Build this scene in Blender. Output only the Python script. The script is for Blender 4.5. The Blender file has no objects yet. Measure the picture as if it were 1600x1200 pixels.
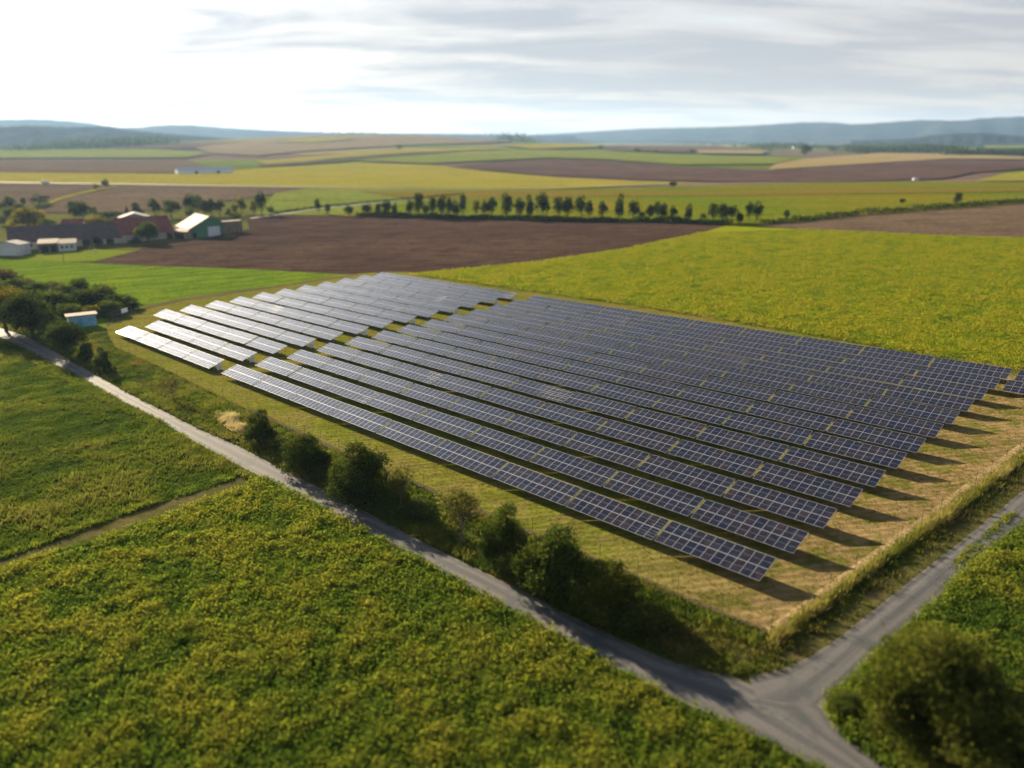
import bpy, bmesh, math, random
import numpy as np
from mathutils import Vector, Matrix
random.seed(7)
rng = np.random.default_rng(11)
SC = bpy.context.scene
COL = SC.collection

# ------------------------------------------------------------------ camera
FPX = 1219.36            # focal length in pixels of the 1600 px wide photograph
PITCH = 0.30515
CAMZ = 40.0
cam = bpy.data.objects.new('camera', bpy.data.cameras.new('camera'))
COL.objects.link(cam)
cam.location = (0, 0, CAMZ)
cam.rotation_euler = (math.pi / 2 - PITCH, 0, 0)
cam.data.sensor_width = 36.0
cam.data.lens = FPX / 1600 * 36.0
cam.data.clip_start = 0.5
cam.data.clip_end = 90000
cam.data.dof.use_dof = True
cam.data.dof.focus_distance = 112.0
cam.data.dof.aperture_fstop = (cam.data.lens / 1000) / 0.54     # a 0.54 m pupil: the photograph's miniature look
SC.camera = cam

# ------------------------------------------------------------------ light
SUN_AZ = math.radians(-38.7)
SUN_EL = math.radians(17.5)
SUND = Vector((math.sin(SUN_AZ) * math.cos(SUN_EL), math.cos(SUN_AZ) * math.cos(SUN_EL), math.sin(SUN_EL)))
SC.view_settings.view_transform = 'Standard'
SC.view_settings.look = 'None'
SC.view_settings.gamma = 1.0
SC.view_settings.exposure = 1.90
SC.view_settings.use_curve_mapping = False
lamp = bpy.data.lights.new('sun', 'SUN')
lamp.energy = 5.0
lamp.angle = math.radians(0.6)
lamp.color = (1.0, 0.83, 0.58)
sun = bpy.data.objects.new('sun', lamp)
COL.objects.link(sun)
sun.rotation_euler = (-SUND).to_track_quat('-Z', 'Y').to_euler()

W = bpy.data.worlds.new('World')
SC.world = W
W.use_nodes = True


class NT:
    """small helper to write node trees"""
    def __init__(s, tree):
        s.t = tree
        s.n = tree.nodes
        s.l = tree.links

    def new(s, typ, **kw):
        nd = s.n.new(typ)
        for k, v in kw.items():
            setattr(nd, k, v)
        return nd

    def put(s, sock, v):
        if isinstance(v, bpy.types.NodeSocket):
            s.l.new(v, sock)
        elif v is not None:
            if hasattr(sock.default_value, '__len__'):
                v = tuple(v)
                n = len(sock.default_value)
                if len(v) < n:
                    v = v + (1.0,) * (n - len(v))
            sock.default_value = v

    def math(s, op, a, b=None, c=None, clamp=False):
        nd = s.new('ShaderNodeMath', operation=op, use_clamp=clamp)
        for i, v in enumerate((a, b, c)):
            s.put(nd.inputs[i], v)
        return nd.outputs[0]

    def vmath(s, op, a, b=None, scale=None):
        nd = s.new('ShaderNodeVectorMath', operation=op)
        s.put(nd.inputs[0], a)
        if b is not None:
            s.put(nd.inputs[1], b)
        if scale is not None:
            s.put(nd.inputs['Scale'], scale)
        return nd.outputs['Value'] if op in ('DOT_PRODUCT', 'LENGTH') else nd.outputs['Vector']

    def mix(s, f, a, b, mode='MIX'):
        nd = s.new('ShaderNodeMix', data_type='RGBA', blend_type=mode)
        s.put(nd.inputs[0], f)
        s.put(nd.inputs[6], a)
        s.put(nd.inputs[7], b)
        return nd.outputs[2]

    def noise(s, vec, scale, detail=4.0, rough=0.55, dist=0.0):
        nd = s.new('ShaderNodeTexNoise')
        s.put(nd.inputs['Vector'], vec)
        nd.inputs['Scale'].default_value = scale
        nd.inputs['Detail'].default_value = detail
        nd.inputs['Roughness'].default_value = rough
        nd.inputs['Distortion'].default_value = dist
        return nd.outputs['Fac']

    def ramp(s, f, lo, hi):
        nd = s.new('ShaderNodeMapRange', interpolation_type='SMOOTHSTEP')
        s.put(nd.inputs[0], f)
        nd.inputs[1].default_value = lo
        nd.inputs[2].default_value = hi
        return nd.outputs[0]

    def mapping(s, vec, scale=(1, 1, 1), rot=(0, 0, 0), loc=(0, 0, 0)):
        nd = s.new('ShaderNodeMapping')
        s.put(nd.inputs['Vector'], vec)
        nd.inputs['Scale'].default_value = scale
        nd.inputs['Rotation'].default_value = rot
        nd.inputs['Location'].default_value = loc
        return nd.outputs[0]


def build_world():
    w = NT(W.node_tree)
    w.n.clear()
    out = w.new('ShaderNodeOutputWorld')
    bg = w.new('ShaderNodeBackground')
    w.l.new(bg.outputs[0], out.inputs['Surface'])
    sky = w.new('ShaderNodeTexSky', sky_type='NISHITA')
    sky.sun_disc = False
    sky.sun_elevation = SUN_EL
    sky.sun_rotation = SUN_AZ
    sky.air_density = 1.0
    sky.dust_density = 1.6
    tc = w.new('ShaderNodeTexCoord')
    d = tc.outputs['Generated']
    sep = w.new('ShaderNodeSeparateXYZ')
    w.put(sep.inputs[0], d)
    z = w.math('MAXIMUM', sep.outputs['Z'], 0.0)
    # a thin, wide layer of evening cloud: the pattern lies on a flat layer overhead
    zz = w.math('ADD', z, 0.12)
    px = w.math('DIVIDE', sep.outputs['X'], zz)
    py = w.math('DIVIDE', sep.outputs['Y'], zz)
    cmb = w.new('ShaderNodeCombineXYZ')
    w.put(cmb.inputs[0], px)
    w.put(cmb.inputs[1], py)
    p = cmb.outputs[0]
    p1 = w.mapping(p, (0.34, 0.80, 1), (0, 0, 0.10), (1.7, 0.4, 0))
    n1 = w.noise(p1, 2.3, 9, 0.60, 0.5)
    n2 = w.noise(w.mapping(p, (0.2, 0.4, 1), (0, 0, 0.2), (8.3, 5.1, 0)), 1.4, 3, 0.5)
    dens = w.math('ADD', w.math('MULTIPLY', n1, 0.75), w.math('MULTIPLY', n2, 0.35))
    # a long bank of grey cloud low over the right half of the view
    azim = w.math('ARCTAN2', sep.outputs['X'], sep.outputs['Y'])
    bz = w.math('DIVIDE', w.math('SUBTRACT', z, w.math('MULTIPLY_ADD', azim, 0.045, 0.078)), 0.034)
    bank = w.math('MULTIPLY', w.math('EXPONENT', w.math('MULTIPLY', w.math('POWER', bz, 2.0), -1.0)), w.ramp(azim, -0.42, 0.05))
    dens = w.math('ADD', dens, w.math('MULTIPLY', bank, 0.10))
    thick = w.ramp(dens, 0.53, 0.67)                 # the grey bodies of the clouds
    veil = w.ramp(dens, 0.36, 0.56)                  # thin bright veil
    # forward scattered light round the sun
    sd = w.vmath('DOT_PRODUCT', d, tuple(SUND))
    ang = w.math('ARCCOSINE', w.math('MINIMUM', sd, 0.99999))
    g1 = w.math('EXPONENT', w.math('MULTIPLY', w.math('POWER', w.math('DIVIDE', ang, 0.33), 2.0), -1.0))
    g2 = w.math('EXPONENT', w.math('DIVIDE', ang, -0.30))
    glow = w.math('ADD', w.math('MULTIPLY', g1, 0.50), w.math('MULTIPLY', g2, 0.32))
    glow = w.math('MULTIPLY', glow, w.math('MULTIPLY_ADD', w.ramp(z, 0.03, 0.31), 0.90, 0.10))     # dimmed low down by the thick air
    # brightness of the cloud layer by height: bright low down, dimmer overhead
    low = w.ramp(z, 0.80, 0.36)
    base_b = w.math('MULTIPLY_ADD', low, 0.165, 0.045)
    veil_b = w.math('ADD', base_b, glow)
    grey_b = w.math('ADD', w.math('MULTIPLY', base_b, 0.80), w.math('MULTIPLY', glow, 0.45))
    hz = w.math('EXPONENT', w.math('DIVIDE', z, -0.09))
    veil_c = w.mix(hz, w.mix(low, (0.72, 0.92, 1.30), (0.97, 1.0, 1.05)), (1.24, 1.00, 0.78))
    grey_c = w.mix(hz, (0.88, 0.95, 1.06), (1.08, 0.97, 0.90))
    cv = w.vmath('SCALE', veil_c, scale=veil_b)
    cg = w.vmath('SCALE', grey_c, scale=grey_b)
    clear = w.vmath('SCALE', sky.outputs[0], scale=0.045)
    clear = w.vmath('ADD', clear, w.vmath('SCALE', w.mix(hz, (0.78, 0.95, 1.18), (1.18, 0.98, 0.80)), scale=w.math('MULTIPLY', veil_b, 0.55)))
    c = w.mix(w.math('MULTIPLY_ADD', veil, 0.55, 0.40), clear, cv)
    c = w.mix(w.math('MULTIPLY', thick, 0.9), c, cg)
    w.put(bg.inputs['Color'], c)
    bg.inputs['Strength'].default_value = 0.84


build_world()

# ------------------------------------------------------------------ the lie of the land
ROW_A = 2.36843                                  # direction of the panel rows, pointing left-away
UX, UY = math.cos(ROW_A), math.sin(ROW_A)
VX, VY = UY, -UX                                 # across the rows, away from the camera
X0, Y0 = 22.97496, 63.59561                      # low right corner of the front row
TILT, MW = 0.31244, 3.4122
ROWP, LP, TLEN = 6.74516, 11.97202, 11.69
GAPW, SHEAR, SHG = 4.68534, -0.07828, 0.04768
GS, GD = -0.0219, 0.02442
ZB = 0.92
GX, GY = GS * UX + GD * VX, GS * UY + GD * VY
ZOFF = CAMZ - 39.22112 - ZB


def sstep(a, b, x):
    t = np.clip((x - a) / (b - a), 0, 1)
    return t * t * (3 - 2 * t)


def terr(x, y):
    x = np.asarray(x, float)
    y = np.asarray(y, float)
    d = np.hypot(x, y - 80)
    F = 1 - sstep(190, 760, d)
    z = (GX * (x - X0) + GY * (y - Y0)) * F + ZOFF
    far = sstep(520, 1500, d)
    z = z + far * (2.6 * np.sin(x / 240 + 1) * np.cos(y / 330) + 2.2 * np.sin((x + 1.4 * y) / 270))
    z = z + 50 * np.exp(-(((x + 620) / 850) ** 2 + ((y - 3000) / 1000) ** 2))
    return z


CP, SP = math.cos(PITCH), math.sin(PITCH)


def rays(px, py):
    px = np.asarray(px, float)
    py = np.asarray(py, float)
    a = (px - 800) / FPX
    b = (600 - py) / FPX
    return np.stack([a, CP + b * SP, -SP + b * CP], -1)


_T = np.geomspace(20, 20000, 420)


def gps(px, py):
    """where the lines of sight of photograph points meet the terrain"""
    d = rays(np.atleast_1d(px), np.atleast_1d(py))
    hit = np.zeros((len(d), 2))
    for i, r in enumerate(d):
        x, y = r[0] * _T, r[1] * _T
        h = CAMZ + r[2] * _T - terr(x, y)
        k = np.argmax(h < 0)
        if h[k] >= 0:
            k = len(_T) - 1
        lo, hi = _T[max(k - 1, 0)], _T[k]
        for _ in range(30):
            m = (lo + hi) / 2
            if CAMZ + r[2] * m - terr(r[0] * m, r[1] * m) < 0:
                hi = m
            else:
                lo = m
        hit[i] = r[:2] * hi
    return hit


def gp(px, py):
    h = gps(px, py)[0]
    return float(h[0]), float(h[1]), float(terr(h[0], h[1]))


def depth_of(x, y, z):
    return y * CP - (z - CAMZ) * SP


def fadeoff(d):
    return np.maximum(0, d - 170)


# ------------------------------------------------------------------ object helpers
def tag(o, label=None, cat=None, group=None, kind=None):
    for k, v in (('label', label), ('category', cat), ('group', group), ('kind', kind)):
        if v:
            o[k] = v
    return o


def empty(name, loc, rz=0.0):
    o = bpy.data.objects.new(name, None)
    COL.objects.link(o)
    o.location = loc
    o.rotation_euler = (0, 0, rz)
    o.empty_display_size = 0.5
    return o


def link(name, me, mats=None, parent=None):
    o = bpy.data.objects.new(name, me)
    COL.objects.link(o)
    if mats is not None and not me.materials:
        for m in (mats if isinstance(mats, (list, tuple)) else [mats]):
            me.materials.append(m)
    if parent:
        o.parent = parent
    return o


def polys(name, V, tint=None, mat_idx=None):
    """V (N,k,3): N separate k-gons in one mesh"""
    N, k = V.shape[:2]
    me = bpy.data.meshes.new(name)
    me.vertices.add(N * k)
    me.vertices.foreach_set('co', V.reshape(-1).astype(np.float32))
    me.loops.add(N * k)
    me.loops.foreach_set('vertex_index', np.arange(N * k, dtype=np.int32))
    me.polygons.add(N)
    me.polygons.foreach_set('loop_start', np.arange(0, N * k, k, dtype=np.int32))
    if mat_idx is not None:
        me.polygons.foreach_set('material_index', mat_idx.astype(np.int32))
    if tint is not None:
        at = me.attributes.new('tint', 'FLOAT', 'FACE')
        at.data.foreach_set('value', tint.astype(np.float32))
    me.update()
    return me


class MB:
    """collects simple solids into one mesh"""
    def __init__(s):
        s.v = []
        s.f = []
        s.m = []

    def add(s, vs, fs, mi=0):
        b = len(s.v)
        s.v += [tuple(v) for v in vs]
        s.f += [tuple(b + i for i in f) for f in fs]
        s.m += [mi] * len(fs)
        return s

    def box(s, x0, x1, y0, y1, z0, z1, mi=0):
        vs = [(x, y, z) for z in (z0, z1) for y in (y0, y1) for x in (x0, x1)]
        return s.add(vs, [(0, 2, 3, 1), (4, 5, 7, 6), (0, 1, 5, 4), (2, 6, 7, 3), (0, 4, 6, 2), (1, 3, 7, 5)], mi)

    def tube(s, pts, rad, n=6, mi=0):
        pts = [Vector(p) for p in pts]
        if not isinstance(rad, (list, tuple)):
            rad = [rad] * len(pts)
        vs = []
        for i, p in enumerate(pts):
            t = (pts[min(i + 1, len(pts) - 1)] - pts[max(i - 1, 0)]).normalized()
            a = t.cross(Vector((0, 0, 1)))
            if a.length < 1e-3:
                a = Vector((1, 0, 0))
            a.normalize()
            b = t.cross(a)
            for j in range(n):
                th = 2 * math.pi * j / n
                vs.append(p + (a * math.cos(th) + b * math.sin(th)) * rad[i])
        fs = []
        for i in range(len(pts) - 1):
            for j in range(n):
                k = (j + 1) % n
                fs.append((i * n + j, i * n + k, (i + 1) * n + k, (i + 1) * n + j))
        fs.append(tuple(range(n - 1, -1, -1)))
        fs.append(tuple((len(pts) - 1) * n + j for j in range(n)))
        return s.add(vs, fs, mi)

    def prism(s, poly, ax, a0, a1, mi=0):
        """poly in the two other axes, extruded along axis ax"""
        n = len(poly)
        vs = []
        for a in (a0, a1):
            for p in poly:
                q = list(p)
                q.insert(ax, a)
                vs.append(q)
        fs = [tuple(range(n - 1, -1, -1)), tuple(range(n, 2 * n))]
        for i in range(n):
            j = (i + 1) % n
            fs.append((i, j, n + j, n + i))
        return s.add(vs, fs, mi)

    def mesh(s, name):
        me = bpy.data.meshes.new(name)
        me.from_pydata(s.v, [], s.f)
        me.polygons.foreach_set('material_index', s.m)
        bm = bmesh.new()
        bm.from_mesh(me)
        bmesh.ops.recalc_face_normals(bm, faces=bm.faces)
        bm.to_mesh(me)
        bm.free()
        me.update()
        return me

    def build(s, name, mats, parent=None):
        return link(name, s.mesh(name), mats, parent)


_ONES = ['', 'first', 'second', 'third', 'fourth', 'fifth', 'sixth', 'seventh', 'eighth', 'ninth', 'tenth', 'eleventh', 'twelfth', 'thirteenth',
         'fourteenth', 'fifteenth', 'sixteenth', 'seventeenth', 'eighteenth', 'nineteenth']


def ordinal(n):
    if n < 20:
        return _ONES[n]
    t = {2: 'twent', 3: 'thirt', 4: 'fort', 5: 'fift'}[n // 10]
    return t + 'ieth' if n % 10 == 0 else t + 'y-' + _ONES[n % 10]


# ------------------------------------------------------------------ materials
def new_mat(name):
    m = bpy.data.materials.new(name)
    m.use_nodes = True
    t = NT(m.node_tree)
    t.n.clear()
    out = t.new('ShaderNodeOutputMaterial')
    return m, t, out


def ground_mat(name, cols, scales=(0.05, 0.6, 5.0), bump=0.3, bscale=3.0, rough=0.95, rows=None, row_amt=0.25, bdist=0.12, dry=None):
    """a soil or crop surface: three colours broken up by noise at three sizes, optional drill rows"""
    m, t, out = new_mat(name)
    g = t.new('ShaderNodeNewGeometry').outputs['Position']
    n1 = t.noise(g, scales[0], 3)
    n2 = t.noise(g, scales[1], 4, 0.6)
    n3 = t.noise(g, scales[2], 3, 0.65)
    c = t.mix(t.ramp(n1, 0.35, 0.65), cols[0], cols[1])
    c = t.mix(t.math('MULTIPLY', t.ramp(n2, 0.42, 0.68), 0.8), c, cols[2])
    c = t.mix(t.ramp(n3, 0.2, 0.8), t.mix(1.0, c, (0.62, 0.62, 0.62), 'MULTIPLY'), t.mix(1.0, c, (1.32, 1.32, 1.32), 'MULTIPLY'))
    if dry:                                              # the grass is drier towards the side road
        e = t.math('ADD', t.vmath('DOT_PRODUCT', g, (-UX, -UY, 0)), t.math('MULTIPLY', n2, 26.0))
        e2 = t.math('ADD', e, t.math('MULTIPLY', n1, 10.0))
        c = t.mix(t.ramp(e2, -32, -6), c, t.mix(t.ramp(n2, 0.45, 0.60), dry[0], dry[1]))
    h = t.noise(g, bscale, 5, 0.65)
    if rows:
        ang, wl = rows
        rp = t.mapping(g, (1, 1, 1), (0, 0, -ang))
        nd = t.new('ShaderNodeTexWave', wave_type='BANDS', bands_direction='Y', wave_profile='SIN')
        t.put(nd.inputs['Vector'], rp)
        nd.inputs['Scale'].default_value = 0.314 / wl
        nd.inputs['Distortion'].default_value = 4.0
        nd.inputs['Detail'].default_value = 2
        nd.inputs['Detail Scale'].default_value = 2.0
        f = nd.outputs['Fac']
        # streaks of different width along the rows
        st = t.noise(t.mapping(rp, (0.012, 0.35, 1)), 1.0, 5, 0.62)
        f2 = t.math('ADD', t.math('MULTIPLY', f, 0.5), st)
        c = t.mix(t.math('MULTIPLY', t.ramp(f2, 0.45, 1.05), row_amt), c, t.mix(1.0, c, (1.9, 1.85, 1.8), 'MULTIPLY'))
        c = t.mix(t.math('MULTIPLY', t.ramp(st, 0.55, 0.35), row_amt), c, t.mix(1.0, c, (0.45, 0.45, 0.45), 'MULTIPLY'))
        h = t.math('ADD', h, t.math('MULTIPLY', f, 0.4))
    b = t.new('ShaderNodeBump')
    b.inputs['Strength'].default_value = bump
    b.inputs['Distance'].default_value = bdist
    t.put(b.inputs['Height'], h)
    p = t.new('ShaderNodeBsdfPrincipled')
    t.put(p.inputs['Base Color'], c)
    p.inputs['Roughness'].default_value = rough
    p.inputs['Specular IOR Level'].default_value = 0.0
    t.put(p.inputs['Normal'], b.outputs[0])
    t.put(out.inputs['Surface'], p.outputs[0])
    return m


def leaf_mat(name, stops, trans=0.45, bright=1.35):
    """leaves: colour by the leaf's own tint, light passes through"""
    m, t, out = new_mat(name)
    a = t.new('ShaderNodeAttribute', attribute_type='GEOMETRY', attribute_name='tint')
    cr = t.new('ShaderNodeValToRGB')
    el = cr.color_ramp.elements
    n = len(stops)
    while len(el) < n:
        el.new(0.5)
    for i, s in enumerate(stops):
        el[i].position = i / (n - 1)
        el[i].color = (*s, 1)
    t.put(cr.inputs[0], a.outputs['Fac'])
    c = cr.outputs[0]
    d = t.new('ShaderNodeBsdfDiffuse')
    t.put(d.inputs['Color'], c)
    tr = t.new('ShaderNodeBsdfTranslucent')
    t.put(tr.inputs['Color'], t.mix(1.0, c, (bright, bright * 1.0, bright * 0.55), 'MULTIPLY'))
    mx = t.new('ShaderNodeMixShader')
    mx.inputs[0].default_value = trans
    t.put(mx.inputs[1], d.outputs[0])
    t.put(mx.inputs[2], tr.outputs[0])
    t.put(out.inputs['Surface'], mx.outputs[0])
    return m


def plain(name, col, rough=0.7, metal=0.0, var=0.15, scale=1.5, spec=0.4, streak=None):
    m, t, out = new_mat(name)
    tc = t.new('ShaderNodeTexCoord').outputs['Object']
    if streak:
        tc = t.mapping(tc, streak)
    n = t.noise(tc, scale, 5, 0.6)
    lo = tuple(c * (1 - var) for c in col)
    hi = tuple(min(1, c * (1 + var)) for c in col)
    c = t.mix(t.ramp(n, 0.3, 0.7), lo, hi)
    p = t.new('ShaderNodeBsdfPrincipled')
    t.put(p.inputs['Base Color'], c)
    p.inputs['Roughness'].default_value = rough
    p.inputs['Metallic'].default_value = metal
    p.inputs['Specular IOR Level'].default_value = spec
    t.put(out.inputs['Surface'], p.outputs[0])
    return m


def glass_panel_mat():
    """photovoltaic modules: UV 0..1 over one module; aluminium frame, dark cells under glass, a busbar gap at half height"""
    m, t, out = new_mat('photovoltaic')
    uv = t.new('ShaderNodeUVMap', uv_map='UVMap').outputs[0]
    s = t.new('ShaderNodeSeparateXYZ')
    t.put(s.inputs[0], uv)
    u, v = s.outputs[0], s.outputs[1]
    du = t.math('ABSOLUTE', t.math('SUBTRACT', u, 0.5))
    dv = t.math('ABSOLUTE', t.math('SUBTRACT', v, 0.5))
    frame = t.math('MAXIMUM', t.math('GREATER_THAN', du, 0.481), t.math('GREATER_THAN', dv, 0.4800))
    half = t.math('LESS_THAN', dv, 0.0075)
    # cell grid 6 x 20 half cells, hair lines
    cu = t.math('ABSOLUTE', t.math('SUBTRACT', t.math('FRACT', t.math('MULTIPLY', u, 6.0)), 0.5))
    cv = t.math('ABSOLUTE', t.math('SUBTRACT', t.math('FRACT', t.math('MULTIPLY', v, 20.0)), 0.5))
    hair = t.math('MAXIMUM', t.math('GREATER_THAN', cu, 0.485), t.math('GREATER_THAN', cv, 0.475))
    a = t.new('ShaderNodeAttribute', attribute_type='GEOMETRY', attribute_name='tint').outputs['Fac']
    cell = t.mix(a, (0.006, 0.009, 0.026), (0.015, 0.011, 0.021))
    c = t.mix(t.math('MULTIPLY', hair, 0.25), cell, (0.10, 0.11, 0.13))
    c = t.mix(t.math('MULTIPLY', half, 0.75), c, (0.30, 0.29, 0.29))
    g = t.new('ShaderNodeNewGeometry').outputs['Position']
    dirt = t.noise(g, 0.9, 5, 0.6)
    c = t.mix(t.math('MULTIPLY', t.ramp(dirt, 0.4, 0.75), 0.05), c, (0.30, 0.27, 0.22))
    df = t.new('ShaderNodeBsdfDiffuse')
    t.put(df.inputs['Color'], c)
    gl = t.new('ShaderNodeBsdfAnisotropic', distribution='BECKMANN')      # finely textured solar glass
    gl.inputs['Color'].default_value = (1, 1, 1, 1)
    gl.inputs['Roughness'].default_value = 0.13
    fr = t.new('ShaderNodeFresnel')
    fr.inputs['IOR'].default_value = 1.5
    p = t.new('ShaderNodeMixShader')
    t.put(p.inputs[0], fr.outputs[0])
    t.put(p.inputs[1], df.outputs[0])
    t.put(p.inputs[2], gl.outputs[0])
    f = t.new('ShaderNodeBsdfPrincipled')
    f.inputs['Base Color'].default_value = (0.27, 0.29, 0.33, 1)
    f.inputs['Roughness'].default_value = 0.6
    f.inputs['Metallic'].default_value = 0.2
    mx = t.new('ShaderNodeMixShader')
    t.put(mx.inputs[0], frame)
    t.put(mx.inputs[1], p.outputs[0])
    t.put(mx.inputs[2], f.outputs[0])
    t.put(out.inputs['Surface'], mx.outputs[0])
    return m


M = {}
RA = math.atan2(UY, UX)
M['base_far'] = None
M['crop_soil'] = ground_mat('crop_soil', [(0.040, 0.058, 0.010), (0.052, 0.068, 0.010), (0.070, 0.080, 0.013)], (0.06, 0.5, 3.0), 0.6, 2.0)
M['yellow_crop'] = ground_mat('yellow_crop', [(0.158, 0.190, 0.006), (0.185, 0.205, 0.006), (0.135, 0.172, 0.008)], (0.018, 0.16, 1.3), 0.7, 1.2, bdist=0.3)
M['meadow'] = ground_mat('meadow', [(0.036, 0.058, 0.008), (0.054, 0.070, 0.012), (0.072, 0.080, 0.018)], (0.05, 0.35, 2.5), 0.6, 1.2)
M['verge'] = ground_mat('verge', [(0.040, 0.055, 0.010), (0.060, 0.068, 0.015), (0.085, 0.078, 0.028)], (0.08, 0.5, 3.0), 0.6, 2.0)
M['park'] = ground_mat('park', [(0.125, 0.125, 0.020), (0.098, 0.118, 0.013), (0.150, 0.122, 0.042)], (0.035, 0.30, 2.6), 0.5, 2.5, rows=(RA + 0.9, 1.1), row_amt=0.30, dry=((0.188, 0.132, 0.062), (0.105, 0.100, 0.024)))
M['bright_green'] = ground_mat('bright_green', [(0.078, 0.125, 0.008), (0.096, 0.134, 0.009), (0.058, 0.098, 0.009)], (0.02, 0.12, 1.2), 0.5, 0.8, rows=(0.35, 9.0), row_amt=0.3)
M['lawn'] = ground_mat('lawn', [(0.10, 0.145, 0.010), (0.12, 0.155, 0.014), (0.13, 0.14, 0.022)], (0.03, 0.2, 1.2), 0.3)
M['plough'] = ground_mat('plough', [(0.046, 0.030, 0.024), (0.060, 0.039, 0.029), (0.034, 0.022, 0.019)], (0.012, 0.10, 0.9), 0.8, 1.0, rows=(-0.18, 4.0), row_amt=0.5, bdist=0.25)
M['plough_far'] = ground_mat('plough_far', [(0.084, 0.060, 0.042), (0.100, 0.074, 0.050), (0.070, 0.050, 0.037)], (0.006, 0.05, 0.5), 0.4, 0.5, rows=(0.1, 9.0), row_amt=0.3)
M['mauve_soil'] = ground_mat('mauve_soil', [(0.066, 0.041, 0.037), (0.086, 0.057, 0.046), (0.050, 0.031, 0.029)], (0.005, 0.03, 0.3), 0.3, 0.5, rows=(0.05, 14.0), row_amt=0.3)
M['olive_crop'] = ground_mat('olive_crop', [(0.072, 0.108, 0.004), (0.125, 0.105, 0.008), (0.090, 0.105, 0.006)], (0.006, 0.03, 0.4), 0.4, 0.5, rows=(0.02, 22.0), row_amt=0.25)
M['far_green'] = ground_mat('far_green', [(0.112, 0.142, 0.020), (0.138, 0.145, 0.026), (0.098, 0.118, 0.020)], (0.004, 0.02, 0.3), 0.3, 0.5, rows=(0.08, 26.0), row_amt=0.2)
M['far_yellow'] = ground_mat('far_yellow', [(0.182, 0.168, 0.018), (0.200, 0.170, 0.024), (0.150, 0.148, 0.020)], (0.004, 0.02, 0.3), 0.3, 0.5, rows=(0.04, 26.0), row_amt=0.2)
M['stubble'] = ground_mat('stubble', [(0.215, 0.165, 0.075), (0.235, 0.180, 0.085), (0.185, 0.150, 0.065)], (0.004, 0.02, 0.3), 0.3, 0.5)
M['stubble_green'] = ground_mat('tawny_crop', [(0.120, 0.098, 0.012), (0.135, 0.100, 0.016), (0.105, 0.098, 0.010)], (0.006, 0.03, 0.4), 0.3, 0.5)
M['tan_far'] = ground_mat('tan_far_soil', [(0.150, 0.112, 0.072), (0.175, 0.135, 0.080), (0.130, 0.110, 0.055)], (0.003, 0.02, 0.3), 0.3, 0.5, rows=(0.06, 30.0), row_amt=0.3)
M['mown'] = ground_mat('mown_verge_grass', [(0.075, 0.070, 0.026), (0.100, 0.082, 0.036), (0.060, 0.066, 0.016)], (0.1, 0.7, 4.0), 0.5, 2.0)
M['straw'] = ground_mat('straw_strip', [(0.205, 0.148, 0.076), (0.230, 0.168, 0.090), (0.120, 0.105, 0.036)], (0.1, 0.7, 4.0), 0.5, 2.0, rows=(-1.0, 0.9), row_amt=0.3)
M['dirt'] = ground_mat('dirt', [(0.085, 0.064, 0.040), (0.110, 0.084, 0.054), (0.075, 0.070, 0.028)], (0.1, 0.7, 4.0), 0.5, 2.0)


def base_mat():
    """open farmland all round: long narrow fields of different crops"""
    m, t, out = new_mat('farmland')
    g = t.new('ShaderNodeNewGeometry').outputs['Position']
    wob = t.noise(g, 0.0012, 3)
    gm = t.mapping(g, (0.0016, 0.0042, 0), (0, 0, 0.12))
    gm = t.vmath('ADD', gm, t.vmath('SCALE', t.new('ShaderNodeCombineXYZ').outputs[0], scale=0.0))
    vo = t.new('ShaderNodeTexVoronoi', feature='F1', voronoi_dimensions='2D', distance='CHEBYCHEV')
    t.put(vo.inputs['Vector'], gm)
    vo.inputs['Scale'].default_value = 1.0
    vo.inputs['Randomness'].default_value = 0.9
    s = t.new('ShaderNodeSeparateColor')
    t.put(s.inputs[0], vo.outputs['Color'])
    cr = t.new('ShaderNodeValToRGB')
    cr.color_ramp.interpolation = 'CONSTANT'
    st = [(0.0, (0.085, 0.105, 0.018)), (0.2, (0.135, 0.130, 0.024)), (0.38, (0.120, 0.080, 0.064)), (0.52, (0.10, 0.125, 0.022)),
          (0.66, (0.150, 0.105, 0.078)), (0.78, (0.19, 0.155, 0.055)), (0.9, (0.075, 0.095, 0.020))]
    el = cr.color_ramp.elements
    while len(el) < len(st):
        el.new(0.5)
    for e, (p, c) in zip(el, st):
        e.position = p
        e.color = (*c, 1)
    t.put(cr.inputs[0], s.outputs[0])
    n = t.noise(g, 0.012, 5, 0.6)
    c = t.mix(t.ramp(n, 0.2, 0.8), t.mix(1.0, cr.outputs[0], (0.75, 0.75, 0.75), 'MULTIPLY'), t.mix(1.0, cr.outputs[0], (1.2, 1.2, 1.2), 'MULTIPLY'))
    # close by: rough grass
    ln = t.vmath('LENGTH', g)
    near = t.ramp(ln, 700, 500)
    n2 = t.noise(g, 0.5, 5, 0.6)
    gr = t.mix(n2, (0.055, 0.065, 0.014), (0.11, 0.105, 0.028))
    c = t.mix(near, c, gr)
    p = t.new('ShaderNodeBsdfPrincipled')
    t.put(p.inputs['Base Color'], c)
    p.inputs['Roughness'].default_value = 0.95
    p.inputs['Specular IOR Level'].default_value = 0.0
    t.put(out.inputs['Surface'], p.outputs[0])
    return m


M['base'] = base_mat()


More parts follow.
